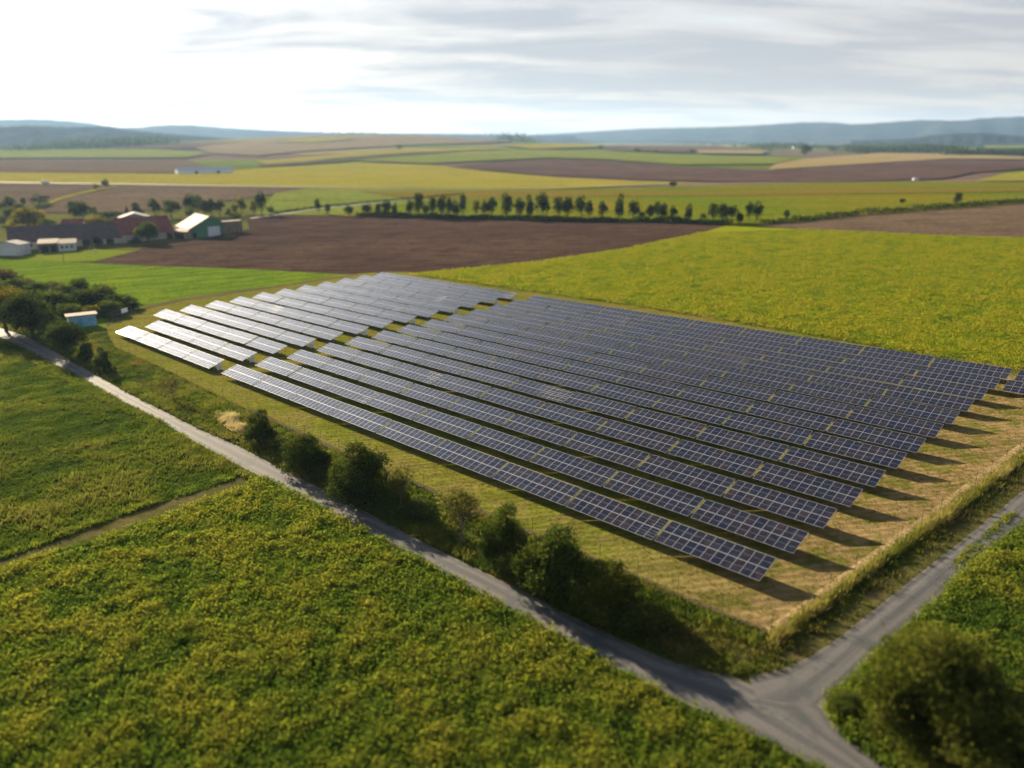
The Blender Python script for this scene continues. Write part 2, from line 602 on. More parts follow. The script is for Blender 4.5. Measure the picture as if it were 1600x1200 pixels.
def road_mat():
    """old grey asphalt / crushed stone: worn wheel lanes, dusty edges, patches"""
    m, t, out = new_mat('road_surface')
    uv = t.new('ShaderNodeUVMap', uv_map='UVMap').outputs[0]      # u across 0..1, v metres along
    s = t.new('ShaderNodeSeparateXYZ')
    t.put(s.inputs[0], uv)
    u = s.outputs[0]
    g = t.new('ShaderNodeNewGeometry').outputs['Position']
    wob = t.math('MULTIPLY', t.math('SUBTRACT', t.noise(g, 0.25, 3), 0.5), 0.16)
    uu = t.math('ADD', u, wob)
    lane = t.math('ABSOLUTE', t.math('SUBTRACT', t.math('ABSOLUTE', t.math('SUBTRACT', uu, 0.5)), 0.22))
    worn = t.ramp(lane, 0.16, 0.02)
    edge = t.ramp(t.math('ABSOLUTE', t.math('SUBTRACT', uu, 0.5)), 0.36, 0.50)
    n = t.noise(g, 0.35, 5, 0.65)
    fine = t.noise(g, 7.0, 4, 0.7)
    st = t.noise(t.mapping(uv, (9.0, 0.06, 1)), 1.0, 5, 0.6)
    c = t.mix(worn, (0.056, 0.057, 0.062), (0.092, 0.089, 0.090))
    c = t.mix(t.math('MULTIPLY', edge, 0.85), c, (0.118, 0.100, 0.076))
    c = t.mix(t.math('MULTIPLY', t.ramp(st, 0.45, 0.7), 0.5), c, (0.142, 0.130, 0.122))
    c = t.mix(t.math('MULTIPLY', t.ramp(n, 0.50, 0.64), 0.75), c, (0.046, 0.053, 0.056))
    c = t.mix(t.ramp(fine, 0.25, 0.75), t.mix(1.0, c, (0.8, 0.8, 0.8), 'MULTIPLY'), t.mix(1.0, c, (1.2, 1.2, 1.2), 'MULTIPLY'))
    b = t.new('ShaderNodeBump')
    b.inputs['Strength'].default_value = 0.4
    b.inputs['Distance'].default_value = 0.06
    t.put(b.inputs['Height'], t.noise(g, 5.0, 5, 0.7))
    p = t.new('ShaderNodeBsdfPrincipled')
    t.put(p.inputs['Base Color'], c)
    p.inputs['Roughness'].default_value = 0.85
    p.inputs['Specular IOR Level'].default_value = 0.25
    t.put(p.inputs['Normal'], b.outputs[0])
    t.put(out.inputs['Surface'], p.outputs[0])
    return m


M['road'] = road_mat()
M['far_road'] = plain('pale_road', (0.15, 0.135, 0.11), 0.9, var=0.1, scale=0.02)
# leaves
M['leaf_crop'] = leaf_mat('crop_leaf', [(0.038, 0.076, 0.013), (0.070, 0.114, 0.017), (0.106, 0.142, 0.021), (0.148, 0.168, 0.024), (0.182, 0.180, 0.030)])
M['leaf_yellow'] = leaf_mat('yellow_crop_leaf', [(0.058, 0.096, 0.012), (0.108, 0.152, 0.014), (0.155, 0.186, 0.015), (0.200, 0.206, 0.018), (0.21, 0.185, 0.024)])
M['leaf_meadow'] = leaf_mat('meadow_blade', [(0.024, 0.048, 0.008), (0.046, 0.078, 0.011), (0.070, 0.096, 0.015), (0.098, 0.114, 0.022), (0.130, 0.130, 0.036)])
M['leaf_verge'] = leaf_mat('verge_blade', [(0.016, 0.034, 0.005), (0.034, 0.060, 0.008), (0.060, 0.076, 0.013), (0.095, 0.090, 0.026), (0.14, 0.115, 0.048)])
M['leaf_tall'] = leaf_mat('tall_grass_blade', [(0.060, 0.080, 0.014), (0.105, 0.112, 0.024), (0.155, 0.142, 0.042), (0.21, 0.18, 0.068), (0.26, 0.22, 0.10)])
M['leaf_hay'] = leaf_mat('dry_grass_blade', [(0.34, 0.28, 0.18), (0.42, 0.35, 0.23), (0.50, 0.42, 0.28)], 0.35, 1.0)
M['leaf_park'] = leaf_mat('park_blade', [(0.040, 0.062, 0.008), (0.080, 0.090, 0.014), (0.13, 0.11, 0.034), (0.18, 0.14, 0.06)])
M['leaf_dark'] = leaf_mat('dark_leaf', [(0.010, 0.020, 0.006), (0.024, 0.040, 0.009), (0.046, 0.062, 0.014), (0.080, 0.092, 0.024)], 0.3)
M['leaf_mid'] = leaf_mat('mid_leaf', [(0.018, 0.034, 0.008), (0.042, 0.064, 0.014), (0.076, 0.096, 0.022), (0.120, 0.130, 0.034)], 0.35)
M['leaf_olive'] = leaf_mat('olive_leaf', [(0.040, 0.046, 0.014), (0.078, 0.082, 0.024), (0.125, 0.118, 0.036), (0.18, 0.155, 0.06)], 0.4)
M['leaf_bush'] = leaf_mat('bush_leaf', [(0.024, 0.035, 0.007), (0.050, 0.064, 0.012), (0.080, 0.092, 0.017), (0.122, 0.122, 0.028)], 0.4)
M['leaf_gold'] = leaf_mat('gold_leaf', [(0.045, 0.048, 0.008), (0.090, 0.085, 0.010), (0.14, 0.115, 0.014), (0.18, 0.13, 0.02)], 0.45)
M['leaf_brown'] = leaf_mat('brown_leaf', [(0.045, 0.032, 0.018), (0.075, 0.054, 0.028), (0.11, 0.08, 0.04)], 0.3)
M['bark'] = plain('bark', (0.055, 0.042, 0.032), 0.9, scale=4, var=0.4)
M['grey_bark'] = plain('grey_bark', (0.11, 0.09, 0.07), 0.9, scale=4, var=0.4)
M['pv'] = glass_panel_mat()
M['steel'] = plain('galvanised_steel', (0.20, 0.20, 0.21), 0.5, 0.6, 0.2)
M['fence_steel'] = plain('weathered_fence_steel', (0.11, 0.11, 0.11), 0.9, 0.0, 0.2, spec=0.1)
M['cabinet'] = plain('white_cabinet_paint', (0.80, 0.84, 0.90), 0.5)
M['cabinet_dark'] = plain('grey_door_paint', (0.48, 0.55, 0.66), 0.5)

# ------------------------------------------------------------------ terrain and fields


def base_ground():
    rad = list(np.arange(0, 920, 20.0))
    while rad[-1] < 12000:
        rad.append(rad[-1] * 1.06)
    rad = np.array(rad)
    ns = 240
    th = np.linspace(0, 2 * np.pi, ns, endpoint=False)
    R, T = np.meshgrid(rad[1:], th, indexing='ij')
    x = np.concatenate([[0], (R * np.sin(T)).ravel()])
    y = np.concatenate([[80], (80 + R * np.cos(T)).ravel()])
    d = np.hypot(x, y - 80)
    z = terr(x, y) - 0.03 - 0.0009 * fadeoff(d)
    vs = np.stack([x, y, z], 1)
    fs = []
    nr = len(rad) - 1
    for j in range(ns):
        fs.append((0, 1 + (j + 1) % ns, 1 + j))
    for i in range(nr - 1):
        for j in range(ns):
            k = (j + 1) % ns
            a = 1 + i * ns
            b = a + ns
            fs.append((a + j, a + k, b + k, b + j))
    me = bpy.data.meshes.new('ground')
    me.from_pydata(vs.tolist(), [], fs)
    bm = bmesh.new()
    bm.from_mesh(me)
    bmesh.ops.recalc_face_normals(bm, faces=bm.faces)
    bm.to_mesh(me)
    bm.free()
    for p in me.polygons:
        p.use_smooth = True
    o = link('ground', me, M['base'])
    if me.polygons[0].normal.z < 0:
        me.flip_normals()
    tag(o, 'patchwork of open farmland reaching the horizon', None, None, 'structure')


base_ground()


def densify(pts, step=30.0):
    out = []
    n = len(pts)
    for i in range(n):
        a, b = pts[i], pts[(i + 1) % n]
        L = math.hypot(b[0] - a[0], b[1] - a[1])
        k = max(1, int(L / step))
        for j in range(k):
            t = j / k
            out.append((a[0] + (b[0] - a[0]) * t, a[1] + (b[1] - a[1]) * t))
    return out


def px_world(pts, step=30.0):
    d = np.array(densify(pts, step))
    return gps(d[:, 0], d[:, 1])


def sheet_world(name, W2, mat, layer, label=None, kind='structure', wob=0.0):
    W2 = np.array(W2)
    ext = max(np.ptp(W2[:, 0]), np.ptp(W2[:, 1]))
    dmax = np.max(np.hypot(W2[:, 0], W2[:, 1] - 80))
    bm = bmesh.new()
    vs = [bm.verts.new((x, y, 0)) for x, y in W2]
    f = bm.faces.new(vs)
    bmesh.ops.triangulate(bm, faces=[f])
    if dmax > 185:
        cell = max(22.0, ext / 45)
        for ax in (0, 1):
            lo, hi = W2[:, ax].min(), W2[:, ax].max()
            c = math.ceil(lo / cell) * cell
            while c < hi:
                co = [0, 0, 0]
                no = [0, 0, 0]
                co[ax] = c
                no[ax] = 1
                bmesh.ops.bisect_plane(bm, geom=bm.verts[:] + bm.edges[:] + bm.faces[:], plane_co=co, plane_no=no)
                c += cell
    V = np.array([v.co[:2] for v in bm.verts])
    d = np.hypot(V[:, 0], V[:, 1] - 80)
    z = terr(V[:, 0], V[:, 1]) + layer * (0.006 + 0.00028 * fadeoff(d))
    for v, zz in zip(bm.verts, z):
        v.co.z = zz
    bmesh.ops.recalc_face_normals(bm, faces=bm.faces)
    me = bpy.data.meshes.new(name)
    bm.to_mesh(me)
    bm.free()
    if len(me.polygons) and sum(p.normal.z for p in me.polygons) < 0:
        me.flip_normals()
    for p in me.polygons:
        p.use_smooth = True
    o = link(name, me, mat)
    tag(o, label, None, None, kind)
    return o


def sheet(name, pts, mat, layer, label=None, step=30.0):
    return sheet_world(name, px_world(pts, step), mat, layer, label)


# edges of the roads as they lie (photograph points, turned into ground points)
ROAD_UP = [(-60, 485), (0, 512), (46, 527), (82, 547), (160, 592), (195, 612), (250, 640), (312, 671), (375, 698), (450, 738), (517, 771), (575, 802),
           (640, 837), (700, 867), (762, 896), (800, 915), (900, 967), (987, 1007), (1037, 1031), (1092, 1048), (1137, 1056), (1170, 1057)]
ROAD_LO = [(-60, 497), (0, 526), (50, 551), (140, 598), (180, 621), (240, 651), (287, 681), (350, 716), (400, 741), (460, 771), (525, 806), (600, 846),
           (650, 872), (695, 897), (800, 955), (882, 996), (955, 1042), (1050, 1090), (1125, 1125), (1200, 1160), (1280, 1202), (1330, 1230)]
R2_UP = [(1170, 1057), (1205, 1052), (1250, 1035), (1300, 1005), (1350, 965), (1400, 925), (1450, 886), (1525, 827), (1600, 765), (1700, 683)]
R2_LO = [(1480, 1262), (1400, 1212), (1340, 1172), (1305, 1142), (1289, 1118), (1294, 1090), (1335, 1053), (1390, 1000), (1450, 951), (1500, 897), (1550, 856), (1600, 818), (1700, 735)]
FENCE_LO = [(178, 542), (250, 574), (387, 641), (520, 703), (662, 763), (850, 843), (1025, 916), (1100, 950), (1204, 990)]
FENCE_R = [(1204, 990), (1300, 922), (1400, 850), (1500, 778), (1600, 703), (1700, 630)]


def strip(name, A, B, mat, layer, n=90, label=None):
    """a road between two edge lines, with UV across and along"""
    def res(L):
        L = gps(*np.array(L, float).T)
        s = np.concatenate([[0], np.cumsum(np.hypot(*np.diff(L, axis=0).T))])
        t = np.linspace(0, s[-1], n)
        P = np.stack([np.interp(t, s, L[:, 0]), np.interp(t, s, L[:, 1])], 1)
        for _ in range(3):                                     # ease the corners of the traced line
            P[1:-1] = 0.25 * P[:-2] + 0.5 * P[1:-1] + 0.25 * P[2:]
        return P, s[-1]
    a, la = res(A)
    b, lb = res(B)
    k = 7
    vs, uv = [], []
    for i in range(n):
        jit = (rng.random(2) - 0.5) * 0.25
        for j in range(k):
            t = j / (k - 1)
            tt = t + (jit[0] * 0.05 if j == 0 else jit[1] * 0.05 if j == k - 1 else 0)
            p = a[i] * (1 - tt) + b[i] * tt
            d = math.hypot(p[0], p[1] - 80)
            vs.append((p[0], p[1], float(terr(*p)) + layer * (0.006 + 0.00028 * max(0, d - 170)) + 0.05 * (1 - (2 * t - 1) ** 2)))
            uv.append((t, i / n * (la + lb) / 2))
    fs = [(i * k + j, i * k + j + 1, (i + 1) * k + j + 1, (i + 1) * k + j) for i in range(n - 1) for j in range(k - 1)]
    me = bpy.data.meshes.new(name)
    me.from_pydata(vs, [], fs)
    u = me.uv_layers.new(name='UVMap')
    for lp in me.loops:
        u.data[lp.index].uv = uv[lp.vertex_index]
    if sum(p.normal.z for p in me.polygons) < 0:
        me.flip_normals()
    for p in me.polygons:
        p.use_smooth = True
    o = link(name, me, mat)
    tag(o, label, None, None, 'structure')
    return o


# near fields
B_CROP = [(-120, 935), (0, 893), (150, 845), (300, 793), (385, 762), (408, 745)] + ROAD_LO[9:] + [(1330, 1330), (-120, 1330)]
A_MEADOW = ROAD_LO[:8] + [(368, 727), (378, 738), (365, 748), (250, 785), (120, 832), (0, 876), (-120, 918), (-300, 900), (-300, 470), (-60, 480)]
sheet('crop_field', B_CROP, M['crop_soil'], 1, 'soil of the green crop field below the road')
sheet('meadow', A_MEADOW, M['meadow'], 1, 'rough meadow left of the road')
TRACK = [(378, 738), (400, 748), (392, 760), (300, 794), (150, 846), (0, 894), (-120, 936), (-120, 917), (0, 877), (120, 833), (250, 786), (365, 748)]
sheet('field_track', TRACK, M['mown'], 2, 'grassy farm track branching off the road')
RIGHT_CROP = R2_LO[3:] + [(1800, 660), (1900, 1400), (1480, 1262), (1400, 1212), (1340, 1172)]
sheet('right_crop_field', RIGHT_CROP, M['crop_soil'], 1, 'leafy crop field right of the side road')
VERGE = ROAD_UP + [(1205, 1052), (1250, 1035), (1300, 1005), (1350, 965), (1400, 925), (1450, 886), (1525, 827), (1600, 765), (1700, 683)] + FENCE_R[::-1] + FENCE_LO[::-1][1:] + [(165, 520), (95, 525), (40, 500), (0, 478), (-100, 440), (-160, 470)]
sheet('verge', VERGE, M['verge'], 1, 'weedy verge between road and solar park')
PARK = FENCE_LO + FENCE_R[1:] + [(1700, 590), (1600, 574), (1300, 522), (1000, 474), (820, 450), (640, 425), (560, 424), (430, 448), (300, 467), (205, 488), (165, 510)]
sheet('solar_park_ground', PARK, M['park'], 2, 'dry mown grass under the solar tables')
strip('road', ROAD_UP + [(1240, 1120), (1330, 1180)], ROAD_LO, M['road'], 3, 150, 'grey country road running past the solar park')
strip('side_road', R2_UP, [(1200, 1150), (1255, 1140), (1292, 1095), (1335, 1053), (1390, 1000), (1450, 951), (1500, 897), (1550, 856), (1600, 818), (1700, 735)], M['road'], 4, 80, 'grey gravel side road climbing to the right')
strip('road_mouth', [(1120, 1100), (1200, 1120), (1290, 1175), (1370, 1240)], [(1225, 1090), (1290, 1100), (1309, 1142), (1420, 1225)][0:4], M['road'], 5, 30, 'gravel junction mouth')
# worn line along the fence, inside the park
strip('fence_path', [(x, y - 6) for x, y in FENCE_LO[2:]], [(x + 2, y + 2) for x, y in FENCE_LO[2:]], M['dirt'], 3, 60, 'bare earth strip along the lower fence')
strip('fence_path', [(x - 24, y + 3) for x, y in FENCE_R], [(x + 2, y + 4) for x, y in FENCE_R], M['straw'], 4, 60, 'bare earth strip along the right fence')
strip('dirt_track', [(165, 506), (207, 484), (282, 466), (357, 456), (430, 447), (500, 436), (560, 428)], [(168, 511), (208, 488), (282, 471), (357, 460), (430, 450), (500, 439), (560, 430)], M['dirt'], 3, 50, 'brown dirt track behind the solar park')

# the fields beyond
sheet('green_field', [(-120, 396), (0, 402), (100, 409), (125, 411), (250, 416), (400, 421), (540, 428), (560, 431), (430, 450), (300, 472), (205, 492), (160, 515), (60, 530), (-120, 480)], M['bright_green'], 1, 'bright green field between farm and solar park')
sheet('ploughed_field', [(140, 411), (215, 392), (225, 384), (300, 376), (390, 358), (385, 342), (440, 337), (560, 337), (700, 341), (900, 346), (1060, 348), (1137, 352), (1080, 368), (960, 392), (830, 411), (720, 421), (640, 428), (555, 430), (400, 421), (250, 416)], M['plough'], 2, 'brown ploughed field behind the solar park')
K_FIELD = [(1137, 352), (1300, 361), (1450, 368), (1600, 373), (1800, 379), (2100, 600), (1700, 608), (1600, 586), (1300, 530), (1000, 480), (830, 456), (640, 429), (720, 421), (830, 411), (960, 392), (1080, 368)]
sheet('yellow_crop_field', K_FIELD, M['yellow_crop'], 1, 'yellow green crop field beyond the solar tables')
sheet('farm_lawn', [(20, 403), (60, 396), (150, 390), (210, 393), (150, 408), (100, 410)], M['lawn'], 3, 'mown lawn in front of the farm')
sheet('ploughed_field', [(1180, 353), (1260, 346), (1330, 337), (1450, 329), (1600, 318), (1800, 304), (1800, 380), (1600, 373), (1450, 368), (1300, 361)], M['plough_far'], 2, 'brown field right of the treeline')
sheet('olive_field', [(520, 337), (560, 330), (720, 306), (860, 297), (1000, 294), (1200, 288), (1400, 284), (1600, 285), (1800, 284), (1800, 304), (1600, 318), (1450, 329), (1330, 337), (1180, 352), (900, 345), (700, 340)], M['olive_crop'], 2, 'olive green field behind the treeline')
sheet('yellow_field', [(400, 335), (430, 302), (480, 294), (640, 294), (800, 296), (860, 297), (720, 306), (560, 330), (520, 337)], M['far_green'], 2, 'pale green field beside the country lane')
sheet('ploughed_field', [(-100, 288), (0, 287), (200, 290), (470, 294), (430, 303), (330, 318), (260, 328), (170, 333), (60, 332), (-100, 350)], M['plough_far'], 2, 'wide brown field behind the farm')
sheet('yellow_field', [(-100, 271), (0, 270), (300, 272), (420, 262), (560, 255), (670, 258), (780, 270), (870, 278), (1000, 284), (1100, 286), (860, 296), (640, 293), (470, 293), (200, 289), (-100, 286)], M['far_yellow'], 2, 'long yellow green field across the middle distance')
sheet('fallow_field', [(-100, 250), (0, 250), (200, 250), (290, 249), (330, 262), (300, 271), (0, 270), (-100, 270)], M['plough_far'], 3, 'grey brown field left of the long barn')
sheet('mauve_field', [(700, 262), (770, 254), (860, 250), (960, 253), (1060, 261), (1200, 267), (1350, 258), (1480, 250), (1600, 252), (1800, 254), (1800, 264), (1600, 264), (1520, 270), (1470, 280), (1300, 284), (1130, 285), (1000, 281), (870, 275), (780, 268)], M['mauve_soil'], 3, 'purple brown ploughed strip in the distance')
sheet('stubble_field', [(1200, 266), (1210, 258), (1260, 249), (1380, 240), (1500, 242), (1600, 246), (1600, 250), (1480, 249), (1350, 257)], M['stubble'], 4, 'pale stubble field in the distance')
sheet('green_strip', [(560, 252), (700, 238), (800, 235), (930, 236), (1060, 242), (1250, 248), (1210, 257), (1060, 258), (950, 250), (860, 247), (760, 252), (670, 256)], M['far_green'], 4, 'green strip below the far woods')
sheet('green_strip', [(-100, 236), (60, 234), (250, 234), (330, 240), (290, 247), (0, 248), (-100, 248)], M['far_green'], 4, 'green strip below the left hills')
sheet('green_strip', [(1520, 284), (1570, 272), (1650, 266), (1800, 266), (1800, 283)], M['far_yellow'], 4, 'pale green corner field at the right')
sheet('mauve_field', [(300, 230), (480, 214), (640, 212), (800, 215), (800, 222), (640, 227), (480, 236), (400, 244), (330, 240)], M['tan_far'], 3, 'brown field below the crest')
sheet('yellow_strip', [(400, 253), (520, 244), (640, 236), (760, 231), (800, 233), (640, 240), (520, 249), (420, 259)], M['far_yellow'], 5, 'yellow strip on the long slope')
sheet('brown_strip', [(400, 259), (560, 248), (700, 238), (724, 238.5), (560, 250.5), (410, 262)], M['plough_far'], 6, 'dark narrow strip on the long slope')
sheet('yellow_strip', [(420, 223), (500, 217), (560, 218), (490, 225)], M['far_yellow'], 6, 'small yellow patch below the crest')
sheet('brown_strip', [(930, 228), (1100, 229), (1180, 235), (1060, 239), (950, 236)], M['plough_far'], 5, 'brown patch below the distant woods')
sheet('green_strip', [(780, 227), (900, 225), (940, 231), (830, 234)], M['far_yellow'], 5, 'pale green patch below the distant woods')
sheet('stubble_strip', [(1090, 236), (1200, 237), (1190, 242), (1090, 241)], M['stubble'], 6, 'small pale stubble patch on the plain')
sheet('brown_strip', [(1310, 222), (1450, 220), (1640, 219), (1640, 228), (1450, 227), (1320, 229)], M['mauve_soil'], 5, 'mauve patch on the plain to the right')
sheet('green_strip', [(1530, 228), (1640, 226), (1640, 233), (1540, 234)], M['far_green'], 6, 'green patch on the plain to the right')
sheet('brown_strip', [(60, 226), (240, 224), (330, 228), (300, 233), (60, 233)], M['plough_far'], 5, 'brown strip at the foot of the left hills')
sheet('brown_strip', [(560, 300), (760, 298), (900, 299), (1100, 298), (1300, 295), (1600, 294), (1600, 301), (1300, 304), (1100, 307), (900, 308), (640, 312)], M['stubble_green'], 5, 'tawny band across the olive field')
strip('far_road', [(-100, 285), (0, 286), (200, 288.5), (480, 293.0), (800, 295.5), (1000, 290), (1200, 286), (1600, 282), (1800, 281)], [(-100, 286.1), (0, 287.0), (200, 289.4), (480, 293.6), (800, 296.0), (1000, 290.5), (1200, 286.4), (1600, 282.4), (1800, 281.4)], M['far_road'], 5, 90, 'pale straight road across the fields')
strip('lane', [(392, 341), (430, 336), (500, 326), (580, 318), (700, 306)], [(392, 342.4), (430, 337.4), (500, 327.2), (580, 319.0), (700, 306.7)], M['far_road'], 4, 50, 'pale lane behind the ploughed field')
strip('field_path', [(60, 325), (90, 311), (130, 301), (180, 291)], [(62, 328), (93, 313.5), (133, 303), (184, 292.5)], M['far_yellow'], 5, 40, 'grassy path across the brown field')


# ------------------------------------------------------------------ hills
def hill_mat():
    m, t, out = new_mat('wooded_hill')
    g = t.new('ShaderNodeNewGeometry').outputs['Position']
    n = t.noise(g, 0.0035, 5, 0.6)
    n2 = t.noise(g, 0.03, 4, 0.7)
    c = t.mix(t.ramp(n, 0.52, 0.62), (0.018, 0.027, 0.036), (0.038, 0.048, 0.044))  # bluish base: some of the distant air's blue is painted into the woods
    c = t.mix(n2, t.mix(1.0, c, (0.6, 0.6, 0.6), 'MULTIPLY'), c)
    p = t.new('ShaderNodeBsdfPrincipled')
    t.put(p.inputs['Base Color'], c)
    p.inputs['Roughness'].default_value = 1.0
    p.inputs['Specular IOR Level'].default_value = 0.0
    t.put(out.inputs['Surface'], p.outputs[0])
    return m


M['hill'] = hill_mat()


def ridge(name, R, prof, depth, label):
    px = np.array([p[0] for p in prof], float)
    py = np.array([p[1] for p in prof], float)
    n = 140
    X = np.linspace(px[0], px[-1], n)
    Yp = np.interp(X, px, py)
    for _ in range(4):
        Yp[1:-1] = 0.25 * Yp[:-2] + 0.5 * Yp[1:-1] + 0.25 * Yp[2:]
    d = rays(X, Yp)
    hor = np.hypot(d[:, 0], d[:, 1])
    ztop = CAMZ + d[:, 2] / hor * R
    az = np.arctan2(d[:, 0], d[:, 1])
    k = 15
    vs = []
    ph = rng.random(6) * 6
    for i in range(n):
        for j in range(k):
            t = j / (k - 1) * 2 - 1
            r = R + t * depth
            x, y = r * math.sin(az[i]), r * math.cos(az[i])
            e = 0.5 * (1 + math.cos(math.pi * t))
            fold = 1 + (1 - e) * 0.35 * math.sin(i * 0.35 + ph[0] + 3 * t) + 0.2 * (1 - e) * math.sin(i * 0.9 + ph[1])
            z0 = -25.0
            vs.append((x, y, z0 + (ztop[i] - z0) * min(1.0, e * fold) + (0.012 * (ztop[i]) * math.sin(i * 1.7 + ph[2]) if t == 0 else 0)))
    fs = [(i * k + j, i * k + j + 1, (i + 1) * k + j + 1, (i + 1) * k + j) for i in range(n - 1) for j in range(k - 1)]
    me = bpy.data.meshes.new(name)
    me.from_pydata(vs, [], fs)
    if sum(p.normal.z for p in me.polygons) < 0:
        me.flip_normals()
    for p in me.polygons:
        p.use_smooth = True
    o = link(name, me, M['hill'])
    tag(o, label, None, None, 'structure')


ridge('hills', 3600, [(-300, 200), (-120, 199), (0, 199), (40, 196), (110, 199), (160, 197), (200, 203), (250, 208), (330, 214), (420, 221)], 900, 'grey wooded hills low on the left')
ridge('hills', 6800, [(-300, 190), (-60, 186), (0, 187), (60, 186), (130, 191), (180, 199), (215, 200), (250, 195), (300, 195), (350, 200), (430, 204), (520, 207), (700, 209), (900, 212)], 1800, 'pale hazy hills far on the left')
ridge('hills', 9500, [(740, 214), (850, 210), (930, 205), (1000, 201), (1100, 199), (1180, 196), (1250, 191), (1305, 191), (1330, 195), (1400, 190), (1440, 187), (1500, 189), (1540, 184), (1600, 182), (1700, 180), (1900, 186)], 2600, 'blue hills along the right horizon')
ridge('hills', 5200, [(1330, 219), (1420, 217), (1450, 212), (1500, 208), (1540, 208), (1600, 213), (1660, 217), (1800, 222)], 500, 'dark wooded knoll in front of the right hills')


# ------------------------------------------------------------------ foliage tools
def value_noise(x, y, cell, seed):
    r = np.random.default_rng(seed)
    G = r.random((256, 256))
    u, v = x / cell, y / cell
    i, j = np.floor(u).astype(int), np.floor(v).astype(int)
    a, b = u - i, v - j
    a = a * a * (3 - 2 * a)
    b = b * b * (3 - 2 * b)
    g = lambda p, q: G[p % 256, q % 256]
    return (g(i, j) * (1 - a) + g(i + 1, j) * a) * (1 - b) + (g(i, j + 1) * (1 - a) + g(i + 1, j + 1) * a) * b


def inside(P, poly):
    x, y = P[:, 0], P[:, 1]
    c = np.zeros(len(P), bool)
    n = len(poly)
    for i in range(n):
        x1, y1 = poly[i]
        x2, y2 = poly[(i + 1) % n]
        k = ((y1 > y) != (y2 > y)) & (x < (x2 - x1) * (y - y1) / (y2 - y1 + 1e-12) + x1)
        c ^= k
    return c


def visible(P, z, margin=60):
    f = P[:, 1] * CP - (z - CAMZ) * SP
    u = P[:, 1] * SP + (z - CAMZ) * CP
    X = 800 + FPX * P[:, 0] / np.maximum(f, 1)
    Y = 600 - FPX * u / np.maximum(f, 1)
    return (f > 5) & (X > -margin) & (X < 1600 + margin) & (Y > -margin) & (Y < 1200 + margin)


def scatter(W2, dens, margin=200, maxd=None):
    W2 = np.array(W2)
    lo, hi = W2.min(0), W2.max(0)
    if maxd:
        hi = np.minimum(hi, maxd)
        lo = np.maximum(lo, -maxd)
    n = int(dens * np.prod(hi - lo))
    P = lo + rng.random((n, 2)) * (hi - lo)
    P = P[inside(P, W2)]
    z = terr(P[:, 0], P[:, 1])
    k = visible(P, z, margin)
    return P[k], z[k]


def unit(v):
    return v / np.maximum(np.linalg.norm(v, axis=-1, keepdims=True), 1e-9)


def leaves(C, A, L, Wd, B=None):
    """diamond leaves: base C, direction A (unit), length, width"""
    if B is None:
        B = unit(np.cross(A, unit(rng.normal(size=A.shape))))
    L = np.asarray(L).reshape(-1, 1)
    Wd = np.asarray(Wd).reshape(-1, 1)
    return np.stack([C, C + A * L * 0.45 + B * Wd * 0.5, C + A * L, C + A * L * 0.45 - B * Wd * 0.5], 1)


def plant_field(name, W2, dens, per, L, h, mat, label, seed, spread=0.3, flat=0.5, patch=6.0, bias=0.0, maxd=None, cat=None, tvar=0.22, hvar=0.5, cell2=1.2, yel=0.0, thin=None):
    P, z = scatter(W2, dens, maxd=maxd)
    if thin is not None:
        k = thin(P)
        P, z = P[k], z[k]
    n = len(P)
    big = value_noise(P[:, 0], P[:, 1], patch, seed)
    small = value_noise(P[:, 0], P[:, 1], cell2, seed + 1)
    hh = h * (1 - hvar + hvar * 2 * (0.6 * small + 0.4 * big)) * (0.8 + 0.4 * rng.random(n))
    C = np.repeat(np.stack([P[:, 0], P[:, 1], z], 1), per, 0)
    H = np.repeat(hh, per)
    m = len(C)
    C[:, :2] += rng.normal(size=(m, 2)) * spread
    C[:, 2] += H * rng.random(m) ** 0.7
    A = rng.normal(size=(m, 3))
    A[:, 2] = np.abs(A[:, 2]) * (1 - flat) + 0.05
    A = unit(A)
    t = np.repeat(0.62 * big + 0.38 * small, per)
    t = np.clip(0.5 + (t - 0.5) * 1.3 + rng.normal(size=m) * tvar + bias, 0, 1)
    if yel:
        t = np.clip(t + (rng.random(m) < yel) * 0.35, 0, 1)
    V = leaves(C, A, L * (0.6 + 0.8 * rng.random(m)), L * 0.62 * (0.6 + 0.8 * rng.random(m)))
    me = polys(name, V, t)
    o = link(name, me, mat)
    tag(o, label, cat or 'plants', None, 'stuff')
    return o


def grass_field(name, W2, dens, per, h, wd, mat, label, seed, lean=0.4, leandir=None, patch=5.0, cell2=1.5, bias=0.0, hvar=0.6, maxd=None, tvar=0.15, clump=0.15, thin=None):
    P, z = scatter(W2, dens, maxd=maxd)
    if thin is not None:
        k = thin(P)
        P, z = P[k], z[k]
    n = len(P)
    big = value_noise(P[:, 0], P[:, 1], patch, seed)
    small = value_noise(P[:, 0], P[:, 1], cell2, seed + 1)
    hh = h * (1 - hvar + 2 * hvar * (0.5 * small + 0.5 * big)) * (0.8 + 0.4 * rng.random(n))
    C = np.repeat(np.stack([P[:, 0], P[:, 1], z], 1), per, 0)
    m = len(C)
    C[:, :2] += rng.normal(size=(m, 2)) * clump
    A = rng.normal(size=(m, 3)) * lean
    A[:, 2] = 1.0
    if leandir is not None:
        sw = np.repeat(value_noise(P[:, 0], P[:, 1], patch * 1.3, seed + 5), per)
        A[:, 0] += leandir[0] * (0.4 + 1.2 * sw)
        A[:, 1] += leandir[1] * (0.4 + 1.2 * sw)
    A = unit(A)
    t = np.repeat(0.6 * big + 0.4 * small, per)
    t = np.clip(0.5 + (t - 0.5) * 1.4 + rng.normal(size=m) * tvar + bias, 0, 1)
    V = leaves(C, A, np.repeat(hh, per) * (0.6 + 0.6 * rng.random(m)), wd * (0.6 + 0.8 * rng.random(m)))
    me = polys(name, V, t)
    o = link(name, me, mat)
    tag(o, label, 'grass', None, 'stuff')
    return o


